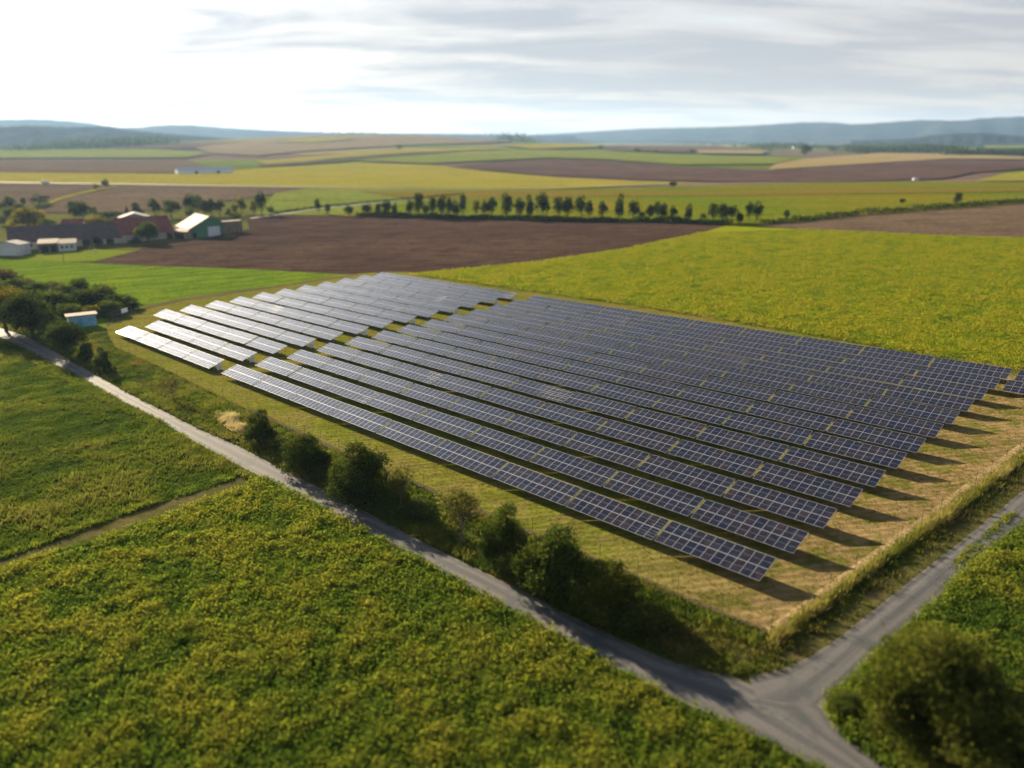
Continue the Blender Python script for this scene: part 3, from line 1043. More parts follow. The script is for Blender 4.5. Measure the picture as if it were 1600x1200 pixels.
plant_field('crop_plants', px_world(B_CROP), 8.0, 17, 0.23, 0.55, M['leaf_crop'], 'knee high green and yellow crop plants below the road', 21, 0.24, 0.45, 2.6, 0.02, yel=0.06, cell2=1.0, hvar=0.6, tvar=0.15)
plant_field('crop_plants', px_world(RIGHT_CROP), 8.0, 16, 0.23, 0.55, M['leaf_crop'], 'bright green crop plants right of the side road', 22, 0.22, 0.45, 3.2, -0.12, yel=0.10, cell2=1.0, hvar=0.7)
KW = px_world(K_FIELD)
plant_field('crop_plants', KW, 3.2, 8, 0.30, 0.5, M['leaf_yellow'], 'yellow green crop plants beyond the solar tables', 23, 0.3, 0.45, 3.0, 0.08, maxd=330, yel=0.06, cell2=1.2, tvar=0.16)
grass_field('meadow_grass', px_world(A_MEADOW), 9.0, 6, 0.55, 0.085, M['leaf_meadow'], 'rough tussocky meadow grass left of the road', 31, 0.5, (0.7, -0.5), 7.0, 2.3, maxd=170, hvar=0.95, tvar=0.12)


# ------------------------------------------------------------------ solar tables
R3 = Vector((-UX, -UY, -GS)).normalized()                # along the row, to the right
S3 = Vector((VX * math.cos(TILT), VY * math.cos(TILT), math.sin(TILT)))
N3 = R3.cross(S3).normalized()
S3 = N3.cross(R3).normalized()
RZ = math.atan2(R3.y, R3.x)
FRAME = Matrix((R3, S3, N3)).transposed()                # columns: right, up-slope, normal
LOCAL = Matrix.Rotation(-RZ, 3, 'Z') @ FRAME             # the same in the table's own axes
NCOL, MWID, MHGT = 11, 1.044, 1.682
CPITCH = TLEN / NCOL
RPITCH = MW / 2


def module_mesh(name, cols, tilt_jit=0.0):
    """modules as thin boxes in slope axes; cols = list of (x, y) low-left corners"""
    vs, fs, uv, tint = [], [], [], []
    th = 0.04
    for (x, y, tn) in cols:
        b = len(vs)
        j = rng.normal(size=2) * tilt_jit
        for z in (-th, 0.0):
            for (dx, dy) in ((0, 0), (MWID, 0), (MWID, MHGT), (0, MHGT)):
                zz = z + (dx - MWID / 2) * j[0] + (dy - MHGT / 2) * j[1]
                vs.append((x + dx, y + dy, zz))
        q = [(b + 4, b + 5, b + 6, b + 7), (b + 3, b + 2, b + 1, b), (b, b + 1, b + 5, b + 4), (b + 1, b + 2, b + 6, b + 5), (b + 2, b + 3, b + 7, b + 6), (b + 3, b, b + 4, b + 7)]
        fs += q
        uv += [(0, 0), (1, 0), (1, 1), (0, 1)] + [(0, 0)] * 20
        tint += [tn] * 6
    me = bpy.data.meshes.new(name)
    me.from_pydata(vs, [], fs)
    u = me.uv_layers.new(name='UVMap')
    u.data.foreach_set('uv', np.array(uv, np.float32).ravel())
    at = me.attributes.new('tint', 'FLOAT', 'FACE')
    at.data.foreach_set('value', np.array(tint, np.float32))
    me.materials.append(M['pv'])
    me.update()
    return me


ONE = [module_mesh('solar_module', [(0, 0, t)]) for t in (0.0, 0.2, 0.45, 0.7, 1.0)]
WIDE = []
for _ in range(7):
    WIDE.append(module_mesh('module_field', [(c * CPITCH + 0.01, r * RPITCH + 0.01, rng.choice([0.0, 0.2, 0.45, 0.7, 1.0])) for c in range(NCOL) for r in range(2)], 0.0035))


def slope_pt(x, y, z=0.0):
    return LOCAL @ Vector((x, y, z)) + Vector((0, 0, ZB))


def support_meshes():
    fr = MB()
    for yy in (0.45, 1.25, 2.15, 2.95):                    # purlins along the row
        fr.tube([slope_pt(0.05, yy, -0.09), slope_pt(TLEN - 0.05, yy, -0.09)], 0.04, 4)
    xs = [1.3, 4.3, 7.3, 10.3]
    for x in xs:                                           # rafters and struts
        fr.tube([slope_pt(x, 0.25, -0.16), slope_pt(x, MW - 0.25, -0.16)], 0.05, 4)
        c = slope_pt(x, 1.55, -0.17)
        g = Vector((c.x, c.y, -0.1))
        fr.tube([(c.x, c.y, 0.55), slope_pt(x, 2.8, -0.2)], 0.03, 4)
    ps = []
    for x in xs:
        c = slope_pt(x, 1.55, -0.2)
        p = MB()
        gz = c.y * 0.017 - 0.3
        p.box(-0.06, 0.06, -0.045, 0.045, gz - c.z, 0.02)
        ps.append((p.mesh('post'), c))
    ps = [(ps[0][0], c) for (_, c) in ps]
    return fr.mesh('support_frame'), ps


FR_ME, POSTS = support_meshes()
for me in (FR_ME, POSTS[0][0]):
    me.materials.append(M['steel'])
table_n = 0


def solar_table(row, s_right, detail, label, group, jit=True):
    """s_right: distance along the row (leftwards) of the table's right end"""
    global table_n
    d = ROWP * row
    s = s_right + TLEN + SHEAR * row
    x = X0 + UX * s + VX * d
    y = Y0 + UY * s + VY * d
    zl = CAMZ - 39.22112 + GS * s + GD * d                # height of the low left corner
    e = empty('solar_table', (x, y, zl - ZB), RZ)
    tag(e, label, 'solar table', group)
    j1, j2 = (rng.normal(size=2) * 0.006) if jit else (0, 0)
    L = LOCAL @ Matrix.Rotation(j1, 3, 'X') @ Matrix.Rotation(j2 * 0.5, 3, 'Y')
    L4 = L.to_4x4()
    if detail:
        for r in range(2):
            for c in range(NCOL):
                o = bpy.data.objects.new('solar_module', random.choice(ONE))
                COL.objects.link(o)
                o.parent = e
                jj = Matrix.Rotation(rng.normal() * 0.0022, 4, 'X') @ Matrix.Rotation(rng.normal() * 0.0022, 4, 'Y')
                off = L @ Vector((c * CPITCH + 0.01, r * RPITCH + 0.01, 0)) + Vector((0, 0, ZB))
                o.matrix_local = Matrix.Translation(off) @ L4 @ jj
    else:
        o = bpy.data.objects.new('module_field', WIDE[table_n % len(WIDE)])
        COL.objects.link(o)
        o.parent = e
        o.matrix_local = Matrix.Translation((0, 0, ZB)) @ L4
    o = bpy.data.objects.new('support_frame', FR_ME)
    COL.objects.link(o)
    o.parent = e
    if detail:
        for me, c in POSTS:
            o = bpy.data.objects.new('post', me)
            COL.objects.link(o)
            o.parent = e
            o.location = c
    else:
        for me, c in (POSTS[0], POSTS[-1]):
            o = bpy.data.objects.new('post', me)
            COL.objects.link(o)
            o.parent = e
            o.location = c
    table_n += 1
    return x, y


GAP0 = 9 * LP + GAPW - 0.72                               # where the left block begins
ROWNAME = ['front row'] + ['%s row from the road' % ordinal(i) for i in range(2, 13)] + ['rearmost row']
for row in range(13):
    for j in range(9):                                   # right block, counted from its right end
        det = row <= 6 and j <= 8 - row * 0.55 and not (row > 3 and j > 5)
        look = 'dark blue solar table' if j < 5 else 'greyish blue solar table' if j < 7 else 'pale grey solar table'
        pos = 'at the right end' if j == 0 else '%s from the right end' % ordinal(j + 1)
        lab = '%s in the %s, %s' % (look, ROWNAME[row], pos)
        if row == 12 or row == 11:
            lab = '%s, %s, %s of main block' % (look, 'rearmost row' if row == 12 else 'last row but one', 'right end' if j == 0 else ordinal(j + 1) + ' from right end')
        solar_table(row, j * LP, det, lab, 'dark solar tables right of the central gap')
    for j in range(4 if row < 2 else 5):                 # left block, counted from the gap
        look = 'glaring white solar table' if (row < 2 and j > 1) else 'whitish glossy solar table' if row < 6 else 'pale silvery solar table'
        pos = 'beside the central gap' if j == 0 else '%s left of central gap' % ordinal(j + 1)
        solar_table(row, GAP0 + j * LP + (SHG - SHEAR * 0) * row * 0 + 0.0477 * row + 0.72, False, '%s in the %s, %s' % (look, ROWNAME[row], pos), 'shiny solar tables left of the central gap')
for row in (11, 12):
    for j in range(1):
        solar_table(row, -LP * (j + 1) - 0.75, False, 'dark solar table cut by the right picture edge, %s row%s' % ('rearmost' if row == 12 else 'last but one', '' if j == 0 else ', farther out'), 'dark solar tables at the right edge')

# inverter cabinets hanging at the gap ends of the left block
CAB_ROWS = [0, 1, 3, 5, 7, 9, 11]
cab0 = None
for i, row in enumerate(CAB_ROWS):
    s = GAP0 + 0.72 + 0.0477 * row - 0.05 + SHEAR * row
    d = ROWP * row + 2.0
    x, y = X0 + UX * s + VX * d, Y0 + UY * s + VY * d
    z = float(terr(x, y))
    if cab0 is None:
        e = empty('inverter_cabinet', (x, y, z), RZ)
        MB().box(-0.22, 0.22, -0.4, 0.4, 0.3, 1.25).box(-0.28, 0.28, -0.45, 0.45, 1.25, 1.30).build('body', M['cabinet'], e)
        MB().box(0.22, 0.25, -0.34, 0.34, 0.36, 1.19).build('door', M['cabinet_dark'], e)
        MB().box(-0.06, 0.06, -0.42, -0.32, -0.2, 0.35).build('leg', M['steel'], e)
        MB().box(-0.06, 0.06, 0.32, 0.42, -0.2, 0.35).build('leg', M['steel'], e)
        cab0 = e
    else:
        e = cab0.copy()
        COL.objects.link(e)
        e.location = (x, y, z)
        for ch in list(cab0.children):
            c = ch.copy()
            COL.objects.link(c)
            c.parent = e
    tag(e, 'white inverter cabinet beside the central gap, at the end of the %s' % ROWNAME[row].replace('row from the road', 'table row'), 'cabinet', 'inverter cabinets along the central gap')

# grass under and round the tables, verges
CTR = [(0.0, 0.0)]
grass_field('park_grass', px_world(PARK), 5.0, 5, 0.16, 0.06, M['leaf_park'], 'short dry grass round the solar tables', 41, 0.7, None, 6.0, 1.4, hvar=0.8, maxd=240, tvar=0.2)
MOWN = px_world([(1212, 1030), (1250, 1012), (1320, 955), (1420, 878), (1520, 802), (1620, 724), (1700, 664), (1700, 686), (1600, 764), (1525, 826), (1450, 885), (1400, 924), (1350, 964), (1300, 1003), (1250, 1033)])
sheet_world('mown_verge', MOWN, M['mown'], 2, 'short brownish verge between tall grass and side road')
grass_field('verge_grass', px_world(VERGE), 9.0, 6, 0.42, 0.08, M['leaf_verge'], 'weedy dark verge grass between road and fence', 42, 0.5, None, 5.0, 1.3, hvar=0.8, maxd=190,
            thin=lambda P: ~inside(P, MOWN) | (rng.random(len(P)) < 0.22))
TALL = [(x, y + 6) for x, y in FENCE_R] + [(1700, 649), (1600, 721), (1500, 797), (1400, 869), (1300, 941), (1232, 996), (1206, 1009)]
grass_field('tall_grass', px_world(TALL), 22.0, 7, 0.92, 0.07, M['leaf_tall'], 'waist high pale grass along the right fence', 43, 0.28, (0.25, -0.1), 3.0, 1.0, hvar=0.35, clump=0.2)
TALL2 = [(x - 3, y + 6) for x, y in FENCE_LO[1:]] + [(x - 14, y + 26) for x, y in FENCE_LO[1:]][::-1]
grass_field('tall_grass', px_world(TALL2), 6.0, 6, 0.65, 0.07, M['leaf_meadow'], 'loose tall grass along the lower fence', 44, 0.35, None, 3.0, 1.0, 0.0, 0.6)
EDGE1 = [(x, y - 3) for x, y in ROAD_UP[3:]] + [(x + 6, y - 16) for x, y in ROAD_UP[3:]][::-1]
grass_field('roadside_grass', px_world(EDGE1), 10.0, 6, 0.45, 0.07, M['leaf_meadow'], 'dark grass along the upper road edge', 45, 0.4, None, 3.0, 1.0)
EDGE2 = [(x, y + 2) for x, y in ROAD_LO[2:]] + [(x - 5, y + 14) for x, y in ROAD_LO[2:]][::-1]
grass_field('roadside_grass', px_world(EDGE2), 11.0, 6, 0.42, 0.075, M['leaf_meadow'], 'green grass along the lower road edge', 46, 0.4, None, 3.0, 1.0, 0.1)
EDGE3 = R2_LO[3:] + [(x + 14, y + 10) for x, y in R2_LO[3:]][::-1]
grass_field('roadside_grass', px_world(EDGE3), 11.0, 6, 0.45, 0.08, M['leaf_crop'], 'bright grass along the outer side road edge', 47, 0.4, None, 3.0, 1.0, -0.15)
TRK = [(376, 741), (365, 750), (250, 787), (120, 833), (0, 877), (-60, 897), (-60, 890), (0, 868), (120, 825), (250, 779), (360, 741)]
grass_field('track_grass', px_world(TRK), 14.0, 6, 0.42, 0.08, M['leaf_crop'], 'ridge of lush grass along the farm track', 48, 0.35, None, 3.0, 1.0, -0.15)
TRK2 = [(388, 754), (300, 786), (150, 838), (0, 886), (-60, 905), (-60, 910), (0, 891), (150, 843), (300, 791), (390, 757)]
grass_field('track_grass', px_world(TRK2), 12.0, 6, 0.2, 0.07, M['leaf_meadow'], 'short grass between the track ruts', 49, 0.5, None, 3.0, 1.0, 0.1)
MED = [(1484, 886), (1500, 868), (1530, 840), (1560, 814), (1584, 797), (1584, 808), (1548, 842), (1512, 876), (1492, 890)]
grass_field('median_grass', px_world(MED), 14.0, 6, 0.34, 0.09, M['leaf_crop'], 'strip of grass between the side road ruts', 50, 0.5, None, 3.0, 1.0, 0.1)
HAY1 = [(337, 652), (356, 648), (374, 653), (370, 664), (345, 663)]
HAY2 = [(354, 667), (366, 663), (383, 668), (380, 678), (362, 677)]
for hp, w_ in ((HAY1, 'upper'), (HAY2, 'lower')):
    grass_field('dry_grass', px_world(hp, 6), 30.0, 6, 0.75, 0.07, M['leaf_hay'], '%s clump of straw coloured dry grass in the verge' % w_, 51, 0.35, None, 2.0, 1.0)


# ------------------------------------------------------------------ trees
def crown_mesh(name, seed, n, leaf, lobes=14, shape='round', shoots=0, fill=0.35):
    """unit crown: z 0..1, radius 0.5; leaves gather in lobes so that gaps and clumps show"""
    r = np.random.default_rng(seed)
    cs, rs = [], []
    for _ in range(lobes):
        while True:
            p = r.uniform(-1, 1, 3)
            if np.linalg.norm(p) < 1:
                break
        if shape == 'round':
            c = np.array([p[0] * 0.34, p[1] * 0.34, 0.5 + p[2] * 0.36])
            k = 0.19 + 0.10 * r.random()
        elif shape == 'dome':
            zz = abs(p[2])
            c = np.array([p[0] * 0.40, p[1] * 0.40, 0.12 + zz * 0.68])
            k = (0.105 + 0.075 * r.random()) if lobes > 24 else 0.17 + 0.09 * r.random()
            if lobes > 24:
                c[2] = min(c[2] * (0.80 + 0.40 * r.random()), 0.92)
        elif shape == 'cone':
            zz = r.random() ** 1.3
            c = np.array([p[0] * 0.34 * (1 - zz * 0.85), p[1] * 0.34 * (1 - zz * 0.85), 0.12 + zz * 0.75])
            k = (0.24 - 0.12 * zz)
        elif shape == 'vase':
            zz = 0.35 + 0.55 * r.random()
            c = np.array([p[0] * 0.40 * zz, p[1] * 0.40 * zz, zz])
            k = 0.10 + 0.08 * r.random()
        cs.append(c)
        rs.append(k)
    cs, rs = np.array(cs), np.array(rs)
    w = rs ** 2
    i = r.choice(lobes, n, p=w / w.sum())
    d = unit(r.normal(size=(n, 3)))
    d[:, 2] = np.where(r.random(n) < 0.7, np.abs(d[:, 2]), d[:, 2])
    rad = rs[i] * (1 - fill * r.random(n) ** 1.5) * (1 + 0.16 * r.normal(size=n))
    C = cs[i] + d * rad[:, None] * np.array([1, 1, 0.9])
    C[:, 2] = np.clip(C[:, 2], 0.0, 1.05)
    A = unit(d * 0.7 + r.normal(size=(n, 3)) * 0.7 + np.array([0, 0, 0.25]))
    B = unit(np.cross(A, unit(r.normal(size=(n, 3)))))
    L = leaf * (0.6 + 0.8 * r.random(n))[:, None]
    Wd = L * 0.65
    V = np.stack([C, C + A * L * 0.45 + B * Wd * 0.5, C + A * L, C + A * L * 0.45 - B * Wd * 0.5], 1)
    lt = r.random(lobes)
    t = np.clip(0.45 + 0.6 * (lt[i] - 0.5) + r.normal(size=n) * 0.22, 0, 1)
    ns = shoots
    if ns:                                               # single shoots that stick out of the crown
        j = r.choice(lobes, ns)
        sd = unit(r.normal(size=(ns, 3)) + np.array([0, 0, 0.9]))
        sd[:, 2] = np.abs(sd[:, 2])
        k = 14
        ln = 0.05 + 0.11 * r.random(ns)
        q = np.linspace(0, 1, k)
        C2 = (cs[j] + sd * rs[j][:, None] * 0.85)[:, None] + sd[:, None] * (ln[:, None] * q)[..., None] + r.normal(size=(ns, k, 3)) * leaf * 0.18
        C2 = C2.reshape(-1, 3)
        A2 = unit(np.repeat(sd, k, 0) * 0.9 + r.normal(size=C2.shape) * 0.6)
        V2 = leaves(C2, A2, leaf * (0.5 + 0.5 * r.random(len(C2))), leaf * 0.45 * (0.6 + 0.6 * r.random(len(C2))))
        V = np.concatenate([V, V2])
        t = np.concatenate([t, np.clip(np.repeat(lt[j] * 0.5, k) + 0.3 + r.normal(size=len(C2)) * 0.15, 0, 1)])
    return polys(name, V, t)


def trunk_mesh(name, seed, limbs=6, split=0.35, rad=0.035, spread=0.32, top=0.85):
    r = random.Random(seed)
    b = MB()
    b.tube([(0, 0, -0.03), (0.01, 0, split * 0.5), (0.0, 0.015, split), (0.02, -0.01, top * 0.8)], [rad * 1.3, rad, rad * 0.85, rad * 0.3], 6)
    for i in range(limbs):
        a = i * 2.4 + r.random()
        z0 = split * (0.75 + 0.9 * r.random())
        k = spread * (0.6 + 0.5 * r.random())
        z1 = min(top, z0 + 0.2 + 0.3 * r.random())
        b.tube([(0, 0, z0), (math.cos(a) * k * 0.5, math.sin(a) * k * 0.5, (z0 + z1) / 2 - 0.03), (math.cos(a) * k, math.sin(a) * k, z1)], [rad * 0.55, rad * 0.38, rad * 0.12], 5)
        for q in range(2):
            a2 = a + (q - 0.5) * 1.4
            b.tube([(math.cos(a) * k * 0.5, math.sin(a) * k * 0.5, (z0 + z1) / 2 - 0.03), (math.cos(a) * k * 0.5 + math.cos(a2) * k * 0.5, math.sin(a) * k * 0.5 + math.sin(a2) * k * 0.5, z1 * (0.9 + 0.15 * r.random()))], [rad * 0.3, rad * 0.08], 4)
    return b.mesh(name)


CROWN = {}
for kind, (cnt, n, leaf, lobes, shape) in {
    'bush': (4, 16000, 0.034, 44, 'dome'), 'tree': (4, 12000, 0.038, 22, 'round'), 'sparse': (2, 1900, 0.042, 18, 'vase'), 'bare': (1, 420, 0.05, 10, 'vase'),
    'far': (7, 1500, 0.085, 13, 'round'), 'farlow': (3, 900, 0.095, 14, 'dome'), 'farcone': (2, 900, 0.09, 12, 'cone'), 'mid': (4, 4200, 0.055, 20, 'dome'),
    'big': (2, 42000, 0.024, 85, 'dome')}.items():
    CROWN[kind] = [crown_mesh('crown', 100 + 17 * k + len(kind), n, leaf, lobes, shape, {'bush': 170, 'tree': 90, 'mid': 70, 'big': 420, 'sparse': 60}.get(kind, 0)) for k in range(cnt)]
TRUNK = {'tree': trunk_mesh('trunk', 1), 'sparse': trunk_mesh('trunk', 2, 9, 0.3, 0.022, 0.42, 0.95), 'low': trunk_mesh('trunk', 3, 7, 0.12, 0.04, 0.34, 0.7), 'far': trunk_mesh('trunk', 4, 3, 0.3, 0.045, 0.25, 0.8)}
for t_ in TRUNK.values():
    t_.materials.append(M['bark'])
tree_i = 0


def own_mat(o, mat):
    if not o.data.materials:
        o.data.materials.append(mat)
    o.material_slots[0].link = 'OBJECT'
    o.material_slots[0].material = mat


def tree(name, px, py, hpx, wpx, kind, mat, label, cat='tree', group=None, crown0=0.0, trunk='low', bark=None):
    """stands where photograph point (px, py) meets the ground; size from its extent at that distance"""
    global tree_i
    x, y, z = gp(px, py)
    D = depth_of(x, y, z)
    w = wpx * D / FPX
    dn = math.atan2(CAMZ - z, math.hypot(x, y))           # seen from above, the crown's own width adds to its height in the photograph
    h = max(0.55 * hpx * D / FPX, hpx * D / FPX - 0.36 * w * math.sin(dn)) / max(0.75, math.cos(dn))
    e = empty(name, (x, y, z), random.random() * 6.28)
    tag(e, label, cat, group)
    me = CROWN[kind][tree_i % len(CROWN[kind])]
    c = bpy.data.objects.new('crown', me)
    COL.objects.link(c)
    c.parent = e
    c.location = (0, 0, h * crown0)
    c.scale = (w * 1.08, w * 1.08, h * (1 - crown0))
    own_mat(c, M[mat])
    t = bpy.data.objects.new('trunk', TRUNK[trunk])
    COL.objects.link(t)
    t.parent = e
    sw = min(w, h) if trunk != 'sparse' else w
    t.scale = (sw, sw, h)
    if bark:
        own_mat(t, M[bark])
    tree_i += 1
    return e


# roadside hedge, from the left
HR = 'shrubs and trees along the road'
NEAR = [
    ('tree', 10, 518, 72, 66, 'tree', 'leaf_gold', 'yellowish tree at the left picture edge above the road', 0.12, 'tree'),
    ('tree', 52, 527, 72, 70, 'tree', 'leaf_dark', 'round dark green tree beside the road, right of the yellowish tree', 0.08, 'tree'),
    ('shrub', 82, 534, 48, 44, 'bush', 'leaf_mid', 'mid green shrub between two dark trees left of the hut', 0.0, 'low'),
    ('tree', 106, 555, 62, 58, 'tree', 'leaf_dark', 'dark tree in front of the blue hut', 0.06, 'tree'),
    ('shrub', 136, 562, 32, 24, 'bush', 'leaf_mid', 'small shrub just right of the dark tree by the hut', 0.0, 'low'),
    ('shrub', 162, 578, 38, 30, 'bush', 'leaf_mid', 'upright green shrub on the verge below the first table', 0.0, 'low'),
    ('bare_shrub', 270, 626, 42, 42, 'bare', 'leaf_brown', 'nearly bare brown shrub alone on the verge', 0.05, 'sparse'),
    ('shrub', 409, 692, 60, 46, 'bush', 'leaf_dark', 'upright dark shrub beside the straw coloured grass', 0.0, 'low'),
    ('shrub', 479, 735, 66, 76, 'bush', 'leaf_dark', 'dense round dark shrub, second above the road bend of shadows', 0.0, 'low'),
    ('shrub', 562, 774, 90, 106, 'bush', 'leaf_dark', 'largest round dark shrub at the middle of the hedge', 0.0, 'low'),
    ('young_tree', 627, 792, 70, 56, 'sparse', 'leaf_olive', 'thin pale young tree right of the largest round shrub', 0.12, 'sparse'),
    ('shrub', 650, 800, 30, 50, 'mid', 'leaf_mid', 'low shrub at the foot of the thin pale tree', 0.0, 'low'),
    ('young_tree', 722, 850, 98, 88, 'sparse', 'leaf_olive', 'open crowned pale tree with a visible trunk', 0.2, 'sparse'),
    ('shrub', 790, 880, 100, 76, 'bush', 'leaf_mid', 'tall dense green shrub right of the open crowned tree', 0.0, 'low'),
    ('shrub', 865, 922, 118, 122, 'bush', 'leaf_mid', 'broad tall shrub with lighter sprays, biggest by the road', 0.0, 'low'),
    ('shrub', 945, 955, 100, 100, 'bush', 'leaf_bush', 'feathery olive shrub at the right end of the hedge', 0.0, 'low'),
    ('shrub', 1010, 985, 56, 90, 'mid', 'leaf_bush', 'loose low shrub trailing off at the hedge end', 0.0, 'low'),
]
for nm, px, py, hp, wp, kd, mt, lab, c0, tk in NEAR:
    tree(nm, px, py, hp, wp, kd, mt, lab, 'tree' if 'tree' in nm else 'shrub', HR, c0, tk, 'grey_bark' if kd in ('sparse', 'bare') else None)

# thicket behind the hut
THK = [(4, 447, 34, 46, 'leaf_brown'), (22, 463, 34, 44, 'leaf_mid'), (40, 455, 24, 30, 'leaf_brown'), (62, 468, 34, 42, 'leaf_mid'), (83, 460, 24, 32, 'leaf_brown'), (104, 466, 26, 34, 'leaf_mid'),
       (92, 486, 44, 54, 'leaf_mid'), (20, 492, 38, 46, 'leaf_mid'), (124, 457, 26, 27, 'leaf_dark'), (128, 484, 42, 54, 'leaf_dark'), (163, 474, 36, 40, 'leaf_mid'), (112, 497, 30, 44, 'leaf_mid'),
       (188, 482, 30, 42, 'leaf_dark'), (166, 492, 30, 44, 'leaf_mid'), (206, 484, 18, 26, 'leaf_dark'), (60, 498, 38, 46, 'leaf_mid'), (147, 496, 24, 36, 'leaf_olive'), (40, 482, 34, 44, 'leaf_mid'),
       (-8, 470, 40, 46, 'leaf_mid'), (72, 480, 36, 44, 'leaf_dark'), (148, 474, 30, 40, 'leaf_mid'), (180, 494, 18, 30, 'leaf_olive')]
THK.sort(key=lambda a: a[0])
for i, (px, py, hp, wp, mt) in enumerate(THK):
    w_ = {'leaf_brown': 'brownish', 'leaf_mid': 'green', 'leaf_dark': 'dark', 'leaf_olive': 'olive'}[mt]
    tree('shrub', px, py, hp, wp, 'mid', mt, '%s shrub in the thicket behind the blue hut, %s from the left' % (w_, ordinal(i + 1)), 'shrub', 'thicket behind the blue hut')

# the big shrub in the foreground
tree('big_shrub', 1452, 1170, 225, 205, 'big', 'leaf_bush', 'huge olive green shrub at the road junction corner', 'shrub', None, 0.0, 'low')
tree('big_shrub', 1575, 1235, 195, 300, 'big', 'leaf_bush', 'broad olive shrub cut by the lower right corner, right of the huge one', 'shrub', None, 0.0, 'low')
tree('shrub', 1325, 1112, 40, 60, 'bush', 'leaf_mid', 'small green shrub at the left foot of the huge one', 'shrub', None, 0.0, 'low')

# farm trees
FARMT = [(5, 352, 14, 12, 'leaf_mid', 'far'), (17, 330, 20, 15, 'leaf_mid', 'far'), (5, 330, 12, 9, 'leaf_mid', 'far'), (33, 333, 14, 11, 'leaf_mid', 'far'), (38, 322, 11, 8, 'leaf_dark', 'far'),
         (64, 319, 14, 20, 'leaf_dark', 'farlow'), (14, 348, 18, 14, 'leaf_mid', 'far'), (46, 358, 32, 38, 'leaf_gold', 'mid'), (74, 358, 13, 26, 'leaf_mid', 'farlow'),
         (116, 345, 24, 13, 'leaf_dark', 'far'), (130, 346, 26, 22, 'leaf_dark', 'far'), (148, 339, 15, 10, 'leaf_olive', 'far'), (172, 343, 12, 36, 'leaf_dark', 'farlow'), (146, 354, 15, 30, 'leaf_gold', 'mid'),
         (199, 337, 13, 7, 'leaf_dark', 'farcone'), (214, 339, 20, 20, 'leaf_dark', 'farcone'), (243, 340, 26, 15, 'leaf_dark', 'far'), (268, 340, 24, 24, 'leaf_mid', 'far'),
         (297, 335, 24, 14, 'leaf_dark', 'far'), (309, 335, 26, 15, 'leaf_mid', 'far'), (299, 342, 16, 16, 'leaf_mid', 'farlow'), (320, 338, 20, 18, 'leaf_dark', 'far'), (332, 337, 22, 11, 'leaf_dark', 'far'), (344, 337, 21, 13, 'leaf_dark', 'far'),
         (357, 338, 10, 8, 'leaf_mid', 'farlow'), (367, 337, 15, 9, 'leaf_olive', 'far'), (378, 334, 21, 13, 'leaf_olive', 'far'), (368, 343, 10, 14, 'leaf_dark', 'farlow'), (397, 337, 19, 10, 'leaf_olive', 'far'), (150, 297, 8, 8, 'leaf_olive', 'far'), (165, 293, 11, 9, 'leaf_dark', 'far')]
FARMT.sort(key=lambda a: a[0])
LOOK = {'leaf_mid': 'green', 'leaf_dark': 'dark', 'leaf_gold': 'yellow green', 'leaf_olive': 'pale olive'}
for i, (px, py, hp, wp, mt, kd) in enumerate(FARMT):
    tree('tree', px, py, hp * 1.22, wp * 1.18, kd, mt, '%s tree round the farm, %s from the left' % (LOOK[mt], ordinal(i + 1)), 'tree', 'trees round the farm', 0.06, 'far')
tree('tree', 232, 379, 32, 34, 'tree', 'leaf_mid', 'round leafy tree standing in front of the red roofed barn', 'tree', None, 0.08, 'tree')
tree('shrub', 212, 381, 11, 20, 'farlow', 'leaf_dark', 'low dark shrub left of the round tree before the barn', 'shrub', None)
tree('shrub', 153, 384, 15, 17, 'farlow', 'leaf_dark', 'dark shrub against the dark roofed barn wall', 'shrub', None)

# the treeline behind the ploughed field
LINE = [(409, 334, 24, 14, 0), (423, 333, 9, 8, 0), (497, 332, 16, 7, 0), (513, 335, 12, 7, 0), (545, 337, 12, 12, 0), (575, 337, 15, 13, 0), (592, 337, 15, 8, 0), (605, 337, 17, 14, 0), (617, 337, 15, 8, 0), (641, 338, 19, 9, 0),
        (655, 339, 26, 14, 0), (666, 338, 14, 10, 0), (675, 339, 25, 11, 0), (691, 339, 25, 14, 1), (703, 339, 21, 10, 0), (712, 339, 20, 11, 0), (724, 338, 26, 11, 0), (744, 338, 18, 10, 2), (757, 339, 20, 9, 2), (768, 339, 24, 14, 1), (792, 341, 29, 17, 0),
        (812, 341, 22, 13, 1), (828, 341, 27, 14, 0), (848, 341, 29, 17, 0), (872, 341, 23, 13, 0), (887, 342, 25, 15, 0), (908, 342, 28, 15, 0), (920, 341, 21, 11, 1), (941, 341, 19, 12, 1), (967, 342, 29, 16, 0), (990, 343, 22, 13, 1),
        (1003, 343, 9, 9, 1), (1015, 344, 18, 10, 1), (1027, 344, 23, 12, 0), (1036, 346, 22, 12, 0), (1051, 344, 16, 10, 1), (1075, 346, 21, 11, 0), (1098, 344, 9, 8, 2), (1113, 346, 20, 13, 0), (1127, 349, 23, 16, 0), (1143, 346, 20, 13, 1),
        (1155, 350, 14, 11, 0), (1170, 343, 19, 10, 0), (1183, 342, 21, 12, 0)]
for i, (px, py, hp, wp, k) in enumerate(LINE):
    sz = 'tall' if hp >= 24 else 'small' if hp < 16 else 'slim' if wp < 11 else 'mid sized'
    tree('tree', px, py + 1, hp * 1.40, wp * 1.22, 'far', ('leaf_dark', 'leaf_dark', 'leaf_olive')[k], '%s %s tree in the treeline, %s from the left' % (sz, ('dark', 'dark', 'sparse olive')[k], ordinal(i + 1)), 'tree', 'trees in the row behind the ploughed field', 0.06, 'far')
